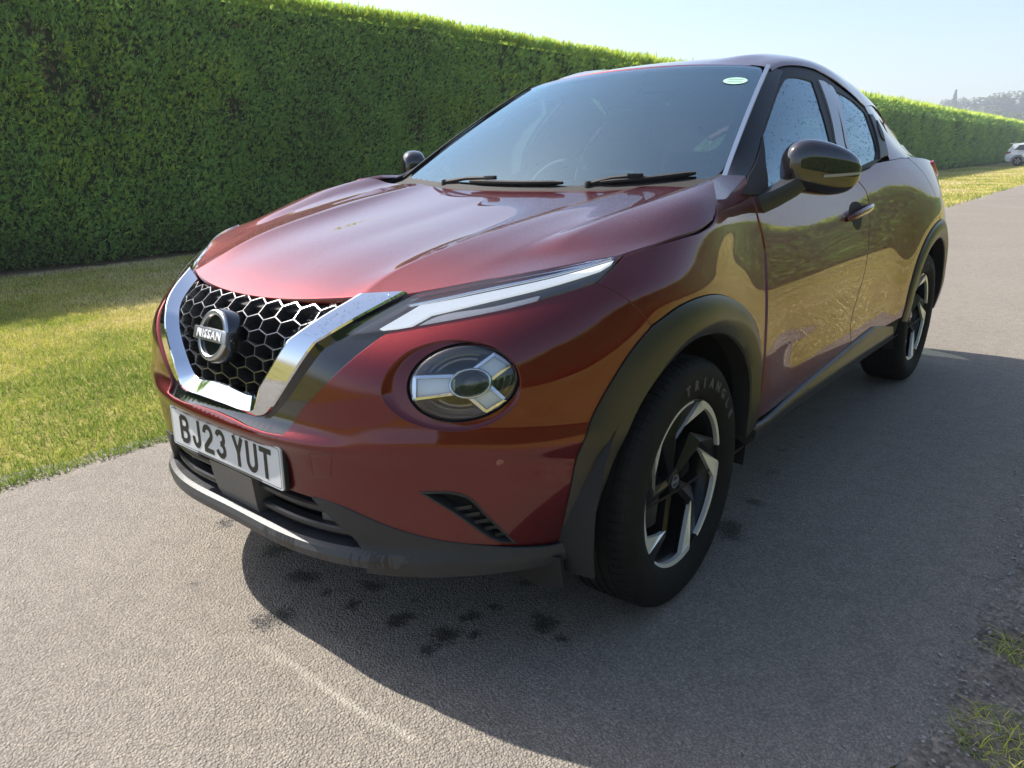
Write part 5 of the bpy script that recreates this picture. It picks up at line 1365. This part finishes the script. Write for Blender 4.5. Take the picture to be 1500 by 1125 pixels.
def mesh_np(name, V, F, mat, tint=None):
    """V [n,3], F [m,k] arrays -> object"""
    me = bpy.data.meshes.new(name); n, k = F.shape
    me.vertices.add(len(V)); me.vertices.foreach_set('co', V.astype(np.float32).ravel())
    me.loops.add(n*k); me.loops.foreach_set('vertex_index', F.astype(np.int32).ravel())
    me.polygons.add(n); me.polygons.foreach_set('loop_start', np.arange(0, n*k, k, dtype=np.int32)); me.polygons.foreach_set('loop_total', np.full(n, k, dtype=np.int32))
    me.materials.append(mat); me.update(calc_edges=True)
    if tint is not None: a = me.attributes.new('tint', 'FLOAT', 'POINT'); a.data.foreach_set('value', tint.astype(np.float32))
    o = bpy.data.objects.new(name, me); col.objects.link(o); return o
def vnoise(x, y, sc, seed):
    """cheap smooth value noise 0..1"""
    rs = np.random.default_rng(seed); T = rs.random((64, 64)); X, Y = x*sc, y*sc; xi, yi = np.floor(X).astype(int), np.floor(Y).astype(int); fx, fy = X-xi, Y-yi; fx = fx*fx*(3-2*fx); fy = fy*fy*(3-2*fy)
    g = lambda a, b: T[a % 64, b % 64]
    return (g(xi, yi)*(1-fx)+g(xi+1, yi)*fx)*(1-fy)+(g(xi, yi+1)*(1-fx)+g(xi+1, yi+1)*fx)*fy
def blades(P, h, w, lean, rs):
    """bent blades: 5 vertices (two pairs and a tip) -> arrays"""
    n = len(P); a = rs.uniform(0, 2*np.pi, n); la = rs.uniform(0, 2*np.pi, n); L = lean*rs.uniform(.2, 1.4, n)
    d = np.stack([np.cos(a), np.sin(a), np.zeros(n)], 1)*(w/2)[:, None]; ln = np.stack([np.cos(la), np.sin(la), np.zeros(n)], 1)*(L*h)[:, None]
    up = np.zeros((n, 3)); up[:, 2] = h; b = P
    m = b+up*.55+ln*.35; t = b+up*np.sqrt(np.clip(1-.35*(L**2), .2, 1))[:, None]+ln
    V = np.stack([b-d, b+d, m-d*.75, m+d*.75, t], 1).reshape(-1, 3); i = np.arange(n)[:, None]*5
    F = np.concatenate([i+[[0, 1, 3]], i+[[0, 3, 2]], i+[[2, 3, 4]]]); return V, F
GRASS = tinted('grass_blades', [(0, (.20, .29, .040)), (.30, (.40, .46, .075)), (.60, (.62, .56, .135)), (1.0, (.80, .69, .37))], trans=.30)
def grass_area(n, xa, xb, ya, yb, h, w, seed, dry=0.0, lean=.9, extra=None):
    rs = np.random.default_rng(seed); x = rs.uniform(xa, xb, n); y = rs.uniform(ya, yb, n)
    d = .55*vnoise(x, y, .75, 1)+.30*vnoise(x+3, y, 2.2, 2)+.15*vnoise(x, y+9, 6., 3)
    # greener near the tarmac and towards the hedge, straw in a band between
    band_ = np.exp(-((x+4.1)/1.2)**2)
    t = np.clip((d-.36)*2.1+.30+.20*band_+dry+rs.normal(0, .16, n)-.12*np.exp(-((x+1.6)/.7)**2), 0, 1)
    hh = h*rs.uniform(.45, 1.25, n)*(1.15-.5*d); ww = w*rs.uniform(.6, 1.3, n)
    V, F = blades(np.stack([x, y, np.full(n, -.016)], 1), hh, ww, lean, rs); return V, F, np.repeat(t, 5)
def joined(name, parts, mat, label, cat_):
    V, F, T, b = [], [], [], 0
    for v, f, t in parts: V.append(v); F.append(f+b); T.append(t); b += len(v)
    o = mesh_np(name, np.vstack(V), np.vstack(F), mat, np.concatenate(T)); tag(o, label, cat_, kind='stuff'); return o
joined('verge_grass', [grass_area(105000, -5.2, XL-.01, -1.6, 3.2, .036, .0042, 21), grass_area(30000, -8.1, -5.2, -.5, 4.2, .040, .0055, 22, -.05),
                       grass_area(3500, XL-.10, XL+.025, -1.6, 3.0, .045, .0045, 23, -.15), grass_area(34000, -8.1, XL-.02, 3.2, 16, .045, .010, 24), grass_area(42000, -8.1, XL+.02, 16, 62, .06, .022, 25)],
       GRASS, 'mown yellow-green grass between the lane and the shaded hedge', 'grass')
joined('opposite_grass', [grass_area(60000, XR+.25, 8.4, -2, 12, .028, .006, 31, .18), grass_area(26000, XR+.2, 8.4, 12, 50, .035, .016, 32, .18), grass_area(2600, XR+.22, XR+.8, -1.2, 3.0, .04, .004, 33, .1)],
       GRASS, 'dry straw-coloured grass on the opposite side of the lane', 'grass')
def tuft(px, py, n, r, h, seed, label):
    c = px_ground(px, py); rs = np.random.default_rng(seed); a = rs.uniform(0, 6.28, n); q = r*np.sqrt(rs.random(n)); P = np.stack([np.cos(a)*q, np.sin(a)*q, np.full(n, -.018)], 1)
    V, F = blades(P, h*rs.uniform(.4, 1.1, n), .0032*rs.uniform(.7, 1.3, n), 1.3, rs)
    o = mesh_np('grass_tuft', V, F, GRASS, np.repeat(np.clip(rs.normal(.36, .25, n), 0, 1), 5)); o.location = (c.x, c.y, 0); tag(o, label, 'grass tuft', 'grass tufts on the gritty lane edge')
tuft(1496, 955, 170, .065, .050, 41, 'grass tuft at the gritty lane edge, the one farther along the lane')
tuft(1484, 1085, 260, .11, .055, 42, 'broad straggly grass tuft at the gritty lane edge, the nearer and larger one')
# ------------------------------------------------------------------ hedges
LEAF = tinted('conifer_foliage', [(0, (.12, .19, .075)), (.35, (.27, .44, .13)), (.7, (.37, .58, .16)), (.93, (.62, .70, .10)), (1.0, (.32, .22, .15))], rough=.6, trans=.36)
HOLES = [((78, 92), .19), ((93, 122), .17), ((45, 45), .12), ((150, 148), .15), ((345, 160), .15), ((350, 40), .08), ((620, 195), .20), ((75, 50), .10), ((625, 170), .12)]
def sprays(P, Nn, size, rs, tint, fan=7):
    """flat feathery conifer sprays: fan of slim leaflets, outward and upward"""
    n = len(P); out = Nn+rs.normal(0, .38, (n, 3)); out[:, 2] += .75; out /= np.linalg.norm(out, axis=1, keepdims=True)
    side = np.cross(out, rs.normal(0, 1, (n, 3))); side /= np.linalg.norm(side, axis=1, keepdims=True)
    Vs, Fs, Ts = [], [], []; k = 0
    for j in range(fan):
        s = (j-(fan-1)/2)/((fan-1)/2); L = size*(1-.35*abs(s))*rs.uniform(.75, 1.15, n); d = out*(1-.25*abs(s))+side*(s*.75)+np.stack([np.zeros(n), np.zeros(n), -.10*abs(s)*np.ones(n)], 1); d /= np.linalg.norm(d, axis=1, keepdims=True)
        b = P+out*(size*.10)[:, None]*(fan/2-abs(s)*2)*.3; wv = np.cross(d, side*.4+out); nl = np.linalg.norm(wv, axis=1, keepdims=True); wv = wv/np.maximum(nl, 1e-6)*(size*.060)[:, None]
        t = b+d*L[:, None]; m = b+d*(L*.5)[:, None]
        Vs.append(np.stack([b, m-wv, t, m+wv], 1)); Ts.append(np.repeat(tint[:, None], 4, 1))
    V = np.stack(Vs, 1).reshape(-1, 3); T = np.stack(Ts, 1).reshape(-1); F = np.arange(len(V)).reshape(-1, 4); return V, F, T
def hedge(xf, sgn, zones, top_zones, y0, y1, label, holes, seed, HH=HH, dt=0.0):
    """xf face plane, sgn +1 face looks to +x"""
    Hd = empty('hedge', (xf-sgn*.8, (y0+y1)/2, 0)); tag(Hd, label, 'hedge', 'tall clipped conifer hedges')
    rs = np.random.default_rng(seed)
    def face(y, z): return xf+sgn*(.22*(vnoise(y, z, .55, seed)-.5)+.16*(vnoise(y, z, 1.7, seed+1)-.5)+.10*(vnoise(y+50, z*.4, 3.2, seed+3)-.5)-.05*(z/HH)-.16*np.clip((.35-z)/.35, 0, 1))
    def topz(y): return HH+.10*(vnoise(y, y*0+3, .5, seed+2)-.5)+.06*(vnoise(y, y*0+8, 1.9, seed+4)-.5)
    # solid twiggy core
    ys = np.linspace(y0, y1, int((y1-y0)/.35)); zs = np.linspace(0, 1, 12); V = []
    for y in ys:
        th = float(topz(np.array([y]))[0])-.10
        V += [(float(face(np.array([y]), np.array([t*th]))[0])-sgn*.20, y, t*th) for t in zs]+[(xf-sgn*1.5, y, th), (xf-sgn*1.5, y, 0)]
    k = 14; mb = MB(); mb.add(V, [(i*k+j, (i+1)*k+j, (i+1)*k+j+1, i*k+j+1) for i in range(len(ys)-1) for j in range(k-1)]+[tuple(range(k)), tuple(reversed([(len(ys)-1)*k+j for j in range(k)]))])
    core = mb.build('twig_core', simple('hedge_core', (.050, .066, .026), 1.0, var=.5, vs=9), Hd, smooth=False); core.matrix_parent_inverse = Matrix.Translation(Hd.location).inverted()
    parts = []
    for ya, yb, dens, size in zones:
        n = int((yb-ya)*HH*dens); y = rs.uniform(ya, yb, n); z = rs.uniform(.02, HH, n); ht = topz(y); z = z*ht/HH
        keep = np.ones(n, bool); brown = np.zeros(n)
        for (c, r) in holes:
            d = np.hypot((y-c[0])/r, (z-c[1])/(r*1.35))+rs.normal(0, .22, n); keep &= ~((d < .75) & (rs.random(n) < .75)); brown = np.maximum(brown, np.clip(1.25-d, 0, 1))
        y, z, brown = y[keep], z[keep], brown[keep]; n = len(y)
        depth = rs.uniform(-.11, .05, n); x = face(y, z)+sgn*depth
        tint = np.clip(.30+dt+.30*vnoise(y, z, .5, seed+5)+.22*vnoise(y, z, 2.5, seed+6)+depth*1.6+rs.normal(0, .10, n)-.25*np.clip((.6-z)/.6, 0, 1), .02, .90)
        tint = np.where((brown > .45) & (rs.random(n) < .5), 1.0, tint)
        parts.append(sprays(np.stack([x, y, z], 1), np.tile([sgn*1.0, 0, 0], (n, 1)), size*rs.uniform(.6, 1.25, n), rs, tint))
    for ya, yb, dens, size in top_zones:
        n = int((yb-ya)*1.6*dens); y = rs.uniform(ya, yb, n); x = xf-sgn*rs.uniform(-.05, 1.5, n)**1.0; z = topz(y)-rs.uniform(0, .09, n)
        parts.append(sprays(np.stack([x, y, z], 1), np.tile([sgn*.1, 0, .9], (n, 1)), size*rs.uniform(.6, 1.3, n), rs, np.clip(rs.normal(.84, .10, n), .4, .93)))  # top sprays tinted yellow-green to paint in the sun
    for ya, yb, dens, size in top_zones:      # fringe along the clipped top edge, sunlight put into its paler tint
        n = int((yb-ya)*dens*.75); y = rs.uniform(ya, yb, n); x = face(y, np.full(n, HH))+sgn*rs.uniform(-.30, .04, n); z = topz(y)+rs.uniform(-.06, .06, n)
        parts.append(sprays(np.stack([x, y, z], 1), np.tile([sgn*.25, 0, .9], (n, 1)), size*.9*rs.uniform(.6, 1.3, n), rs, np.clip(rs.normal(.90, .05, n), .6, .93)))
    V, F, T, b = [], [], [], 0
    for v, f, t in parts: V.append(v); F.append(f+b); T.append(t); b += len(v)
    o = mesh_np('foliage', np.vstack(V)-np.array(Hd.location), np.vstack(F), LEAF, np.concatenate(T)); o.parent = Hd; o['kind'] = 'stuff'
    # stems at the foot
    for i, y in enumerate(np.arange(max(y0, -3)+.4, min(y1, 12), 1.1)):
        mb = MB(); xx = xf-sgn*(.45+.12*math.sin(i*2.3)); tube(mb, [(xx, y, -.03), (xx+.03, y+.05, .5), (xx-.02, y-.03, 1.3)], .045, 7, scale=[1.2, .9, .5]); so = mb.build('stem', simple('conifer_bark', (.10, .065, .045), .9, var=.3, vs=20) if i == 0 else bpy.data.materials['conifer_bark'], Hd, angle=60); so.matrix_parent_inverse = Matrix.Translation(Hd.location).inverted()
    return Hd
holes_l = []
for (p, r) in HOLES:
    q = on_plane(p[0], p[1], 0, HXL+.1); holes_l.append(((q.y, q.z), r))
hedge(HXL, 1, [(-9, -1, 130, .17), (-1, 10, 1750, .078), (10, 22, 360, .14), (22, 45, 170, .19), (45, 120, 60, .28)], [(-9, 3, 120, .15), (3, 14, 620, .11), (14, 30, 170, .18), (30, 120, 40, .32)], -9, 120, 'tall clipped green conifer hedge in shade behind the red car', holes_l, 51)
hedge(HXR, -1, [(-14, 6, 60, .26), (6, 20, 75, .24), (20, 90, 26, .40)], [(-14, 90, 14, .40)], -14, 90, 'tall sunlit conifer hedge on the opposite side of the lane', [], 71, HH=3.1, dt=-.30)

# dry needles and bare soil under the hedge
mb = MB(); ys = np.linspace(-8, 60, 700); V = []
for y in ys: w = .10*math.sin(y*1.7)+.07*math.sin(y*4.3+1)+.04*math.sin(y*11); V += [(HXL-.9, y, -.0125), (HXL-.1, y, -.004), (HXL+.28+w, y, -.0125)]
mb.add(V, [(i*3+j, i*3+j+1, i*3+j+4, i*3+j+3) for i in range(len(ys)-1) for j in range(2)]); tag(mb.build('needle_litter', simple('dry_needle_litter', (.20, .135, .075), 1.0, bump_s=60, bump_k=.8, var=.5, vs=22)), 'brown strip of dry needles and soil under the shaded hedge', kind='structure')
# ------------------------------------------------------------------ far car, hill, trees, houses
def white_car():
    W = empty('white_car', (-4.35, 65.0, 0), 0.0); tag(W, 'white hatchback parked by the far end of the hedge', 'car')
    L2 = 2.15
    side = [(-2.12, .42), (-2.16, .60), (-2.10, .86), (-2.02, 1.00), (-1.86, 1.30), (-1.72, 1.50), (-1.2, 1.58), (-.4, 1.60), (.2, 1.55), (.95, 1.06), (1.7, .95), (2.1, .80), (2.15, .50), (2.08, .32), (-2.0, .30)]
    mb = MB(); n = len(side); V = []; sts = [(-.90, .985, .05), (-.86, 1.0, 0), (-.45, 1.005, 0), (0, 1.008, 0), (.45, 1.005, 0), (.86, 1.0, 0), (.90, .985, .05)]
    for yy, s, dd in sts:
        for x, z in side:
            tum = .16*max(0, (z-1.0)/.6); V.append((x*(s), yy*(1-tum), z))
    F = [(a*n+i, a*n+(i+1) % n, (a+1)*n+(i+1) % n, (a+1)*n+i) for a in range(len(sts)-1) for i in range(n)]+[tuple(range(n)), tuple(reversed([(len(sts)-1)*n+i for i in range(n)]))]
    mb.add(V, F); mb.build('body', simple('white_car_paint', (.78, .80, .82), .25, coat=1.0), W, smooth=False)
    for sy in (-1, 1):
        g = MB(); P = [(-1.62, 1.10), (-1.35, 1.44), (-.3, 1.50), (.15, 1.46), (.75, 1.08)]
        g.add([(x, sy*(.915-.16*max(0, (z-1.0)/.6)), z) for x, z in P], [tuple(range(5)) if sy > 0 else tuple(reversed(range(5)))]); g.build('side_window', GLOSS, W, smooth=False)
        for x in (-1.32, 1.32):
            wb = MB(); M = Matrix.Translation((x, sy*.80, .33)) @ Matrix.Rotation(-sy*math.pi/2, 4, 'X'); lathe(wb, [(.0, .10), (.20, .11), (.22, .125), (.32, .12), (.335, .09), (.335, -.08)], 24, M); wo_ = wb.build('wheel', RUBBER, W, angle=40)
            sb = MB()
            for k in range(5):
                a = 2*math.pi*k/5; sb.add([M @ Vector((r*math.cos(a+d), r*math.sin(a+d), .128)) for r, d in ((.05, -.5), (.20, -.22), (.20, .22), (.05, .5))], [(0, 1, 2, 3)])
            sb.build('wheel_spokes', SATIN, wo_, smooth=False)
            ab = MB(); 
            pts = [(x+.40*math.cos(t), sy*.912, .33+.40*math.sin(t)) for t in np.linspace(0, math.pi, 14)]; tube(ab, pts, .03, 6); ab.build('arch_trim', BLACK, W)
        tl_ = MB(); tl_.add([(-2.14, sy*.905, .80), (-1.80, sy*.912, .92), (-1.80, sy*.912, .99), (-2.05, sy*.905, .96)], [(0, 1, 2, 3)]); tl_.build('tail_lamp', REDL, W, smooth=False)
    s_ = MB(); box(s_, (-1.83, 0, 1.545), (.34, 1.35, .03), Matrix.Rotation(-.12, 3, 'Y'), bev=.01); s_.build('spoiler', bpy.data.materials['white_car_paint'], W, angle=40)
    r_ = MB(); r_.add([(-2.03, -.70, 1.06), (-1.86, -.62, 1.42), (-1.86, .62, 1.42), (-2.03, .70, 1.06)], [(0, 1, 2, 3)]); r_.build('rear_window', GLOSS, W, smooth=False)
    return W
white_car()
# gentle hill far beyond
mb = MB(); xs = np.linspace(-420, 280, 35); ys = np.linspace(170, 680, 25); rs = np.random.default_rng(2)
def hill_z(x, y): return -.4+11.5*sstep(170, 520, np.asarray(y, float))*(1+.18*np.sin(np.asarray(x)*.013+1))
V = [(x, y, float(hill_z(x, y))) for x in xs for y in ys]; mb.add(V, [(i*25+j, (i+1)*25+j, (i+1)*25+j+1, i*25+j+1) for i in range(34) for j in range(24)])
tag(mb.build('hill', simple('hill_grass', (.10, .12, .045), 1.0, var=.3, vs=.03)), 'low grassy rise far beyond the hedge', kind='structure')
FARLEAF = tinted('broadleaf_foliage', [(0, (.020, .034, .014)), (.5, (.050, .078, .026)), (1, (.105, .13, .045))], trans=.15)
def tree_proto(seed, conif=False):
    rs = np.random.default_rng(seed); n = 2600; lobes = [(rs.normal(0, .22, 2), rs.uniform(.45, .85), rs.uniform(.16, .30)) for _ in range(11)]
    P, N_, T = [], [], []
    if conif:
        z = rs.uniform(.1, 1, n); r = .20*(1-z)**.8*rs.uniform(.6, 1.05, n); a = rs.uniform(0, 6.28, n); P = np.stack([r*np.cos(a), r*np.sin(a), z], 1); Nn = np.stack([np.cos(a), np.sin(a), .2*np.ones(n)], 1); T = rs.normal(.4, .15, n)
    else:
        for i in range(n):
            c, zc, r = lobes[rs.integers(11)]; d = rs.normal(0, 1, 3); d /= np.linalg.norm(d); q = r*rs.uniform(.75, 1.05); P.append((c[0]+d[0]*q, c[1]+d[1]*q, zc+d[2]*q*.8)); N_.append(d); T.append(.45+.3*d[2]+rs.normal(0, .13))
        P, Nn, T = np.array(P), np.array(N_), np.array(T)
    t1 = np.cross(Nn, rs.normal(0, 1, (n, 3))); t1 /= np.linalg.norm(t1, axis=1, keepdims=True); t2 = np.cross(Nn+rs.normal(0, .5, (n, 3)), t1); t2 /= np.maximum(np.linalg.norm(t2, axis=1, keepdims=True), 1e-6); s = .032*rs.uniform(.6, 1.4, n)[:, None]
    V = np.stack([P-t1*s, P+t2*s*.7, P+t1*s, P-t2*s*.7], 1).reshape(-1, 3); F = np.arange(len(V)).reshape(-1, 4); T = np.repeat(np.clip(T, 0, 1), 4)
    R = empty('far_tree'); o = mesh_np('crown', V, F, FARLEAF, T); o.parent = R
    mb = MB(); tube(mb, [(0, 0, -.03), (.01, 0, .3), (0, .01, .62)], .022, 7, scale=[1.3, 1, .4])
    for a in (0, 2.1, 4.2): tube(mb, [(0, 0, .33), (.12*math.cos(a), .12*math.sin(a), .55)], .010, 5, scale=[1, .5])
    mb.build('trunk', simple('far_bark', (.08, .07, .055), .9), R)
    return R
protos = [tree_proto(101), tree_proto(102), tree_proto(103), tree_proto(104, True)]
def place_tree(k, px, dist, h, wid, used=set()):
    d = pray(px, 210)[1]; t = (dist-CAM_P[1])/d.y; x = CAM_P[0]+d.x*t; z = float(hill_z(x, dist)) if dist > 170 else 0
    src = protos[k]
    if k not in used: r = src; used.add(k)
    else:
        r = src.copy(); col.objects.link(r)
        for ch in src.children: c = ch.copy(); col.objects.link(c); c.parent = r
    r.location = (x, dist, z-.2); r.scale = (h*wid, h*wid, h); r.rotation_euler = (0, 0, px*.7)
    names = ['dark rounded broadleaf tree in the hazy wood beyond the hedge', 'spreading broadleaf tree in the hazy wood beyond the hedge', 'tall uneven broadleaf tree in the hazy wood beyond the hedge', 'slim pointed conifer rising from the hazy wood beyond the hedge']
    tag(r, names[k], 'tree', ['rounded far trees', 'spreading far trees', 'uneven far trees', 'far conifers'][k])
rs = np.random.default_rng(9)
for i in range(30):
    px = 1330+i*8.2+rs.uniform(-3, 3); place_tree(int(rs.integers(3)), px, 480+rs.uniform(-30, 60), rs.uniform(8.5, 12), rs.uniform(1.0, 1.4))
for i in range(26):
    px = 1345+i*9+rs.uniform(-4, 4); place_tree(int(rs.integers(3)), px, 330+rs.uniform(-35, 40), rs.uniform(6.5, 9.5), rs.uniform(1.1, 1.6))
place_tree(3, 1389, 470, 21, .8); place_tree(0, 1386, 485, 18, .8); place_tree(1, 1466, 450, 17, 1.5); place_tree(2, 1452, 455, 16, 1.4); place_tree(3, 1486, 460, 17, .9)
def house(px, dist, w, label):
    d = pray(px, 210)[1]; t = (dist-CAM_P[1])/d.y; x = CAM_P[0]+d.x*t; z = float(hill_z(x, dist)); Hh = empty('house', (x, dist, z+5.0)); tag(Hh, label, 'house')
    mb = MB(); box(mb, (0, 0, 0), (w, 7, 10)); mb.build('wall', simple('house_render', (.75, .74, .70), .9), Hh, smooth=False)
    mb = MB(); mb.add([(-w/2-.3, -3.9, 5), (w/2+.3, -3.9, 5), (w/2+.3, 3.9, 5), (-w/2-.3, 3.9, 5), (-w/2-.3, 0, 8), (w/2+.3, 0, 8)], [(0, 1, 5, 4), (2, 3, 4, 5), (0, 4, 3), (1, 2, 5), (0, 3, 2, 1)]); mb.build('roof', simple('roof_tile', (.16, .09, .07), .9), Hh, smooth=False)
    for sx in (-.28, .28):
        mb = MB(); box(mb, (sx*w, -3.52, 2.5), (1.2, .08, 1.4)); mb.build('window', GLOSS, Hh, smooth=False)
house(1430, 505, 9, 'white house with a dark roof among the far trees'); house(1448, 455, 6, 'small cream house at the edge of the far wood')
# ------------------------------------------------------------------ water beads left on the glass and the chrome
WATER = bpy.data.materials.new('water'); WATER.use_nodes = True
_b = WATER.node_tree.nodes['Principled BSDF']; _b.inputs['Transmission Weight'].default_value = 1.0; _b.inputs['IOR'].default_value = 1.33; _b.inputs['Roughness'].default_value = .0; _b.inputs['Base Color'].default_value = (.8, .85, .88, 1)
def beads(surf, poly, n, rmin, rmax, lift, seed, name, mirror=False, dens=None):
    rs = np.random.default_rng(seed); P = np.array(poly); lo, hi = P.min(0), P.max(0); V, F = [], []; c = 0
    while c < n:
        q = lo+(hi-lo)*rs.random(2)
        if not inside(P, q[None])[0]: continue
        if dens is not None and rs.random() > dens(q): continue
        c += 1; r = rmin+(rmax-rmin)*rs.random()**2.5; p = surf.f(q[None])[0]; nn = surf.nrm(q[None])[0]; p = p+nn*lift
        a = np.cross(nn, [0, .3, 1.]); a /= np.linalg.norm(a); b = np.cross(nn, a); k0 = len(V); m = 7; e = rs.uniform(.8, 1.3)
        for rr, h in ((1.0, 0.0), (.75, .38), (0, .55)):
            if rr == 0: V.append(p+nn*r*h); continue
            V += [p+nn*r*h+(a*math.cos(2*math.pi*i/m)+b*e*math.sin(2*math.pi*i/m))*r*rr for i in range(m)]
        F += [(k0+i, k0+(i+1) % m, k0+m+(i+1) % m, k0+m+i) for i in range(m)]+[(k0+m+i, k0+m+(i+1) % m, k0+2*m) for i in range(m)]
    mb = MB(); mb.add(V, F); o = mb.build(name, WATER, CAR); o['kind'] = 'stuff'
beads(SIDE, FW, 620, .0012, .0036, -.0075, 1, 'window_droplets'); beads(SIDE, RW, 420, .0012, .0036, -.0075, 2, 'window_droplets')
beads(WSCR, wsp, 420, .0008, .0026, .0005, 3, 'windscreen_droplets', dens=lambda q: .15+.85*max(0, q[0])**2+.3*(q[1] > .85))
_vt = np.vstack([O_[1:15], I_[1:15][::-1]]); beads(RING, _vt, 260, .0009, .0026, .0165, 4, 'chrome_droplets')

# ------------------------------------------------------------------ summer haze
def haze():
    x0, x1, y0, y1, z0, z1 = -450, 310, -260, 700, -1.1, 42
    mb = MB(); box(mb, ((x0+x1)/2, (y0+y1)/2, (z0+z1)/2), (x1-x0, y1-y0, z1-z0))
    m = bpy.data.materials.new('haze_air'); m.use_nodes = True; N, L = m.node_tree.nodes, m.node_tree.links; N.clear(); o = N.new('ShaderNodeOutputMaterial')
    v = N.new('ShaderNodeVolumePrincipled'); v.inputs['Color'].default_value = (.86, .92, 1, 1); v.inputs['Density'].default_value = .0012; v.inputs['Anisotropy'].default_value = .2
    L.new(v.outputs[0], o.inputs['Volume']); ob = mb.build('haze', m, smooth=False); ob.display_type = 'BOUNDS'; tag(ob, 'pale summer haze over the far trees', 'haze', kind='stuff')
haze()
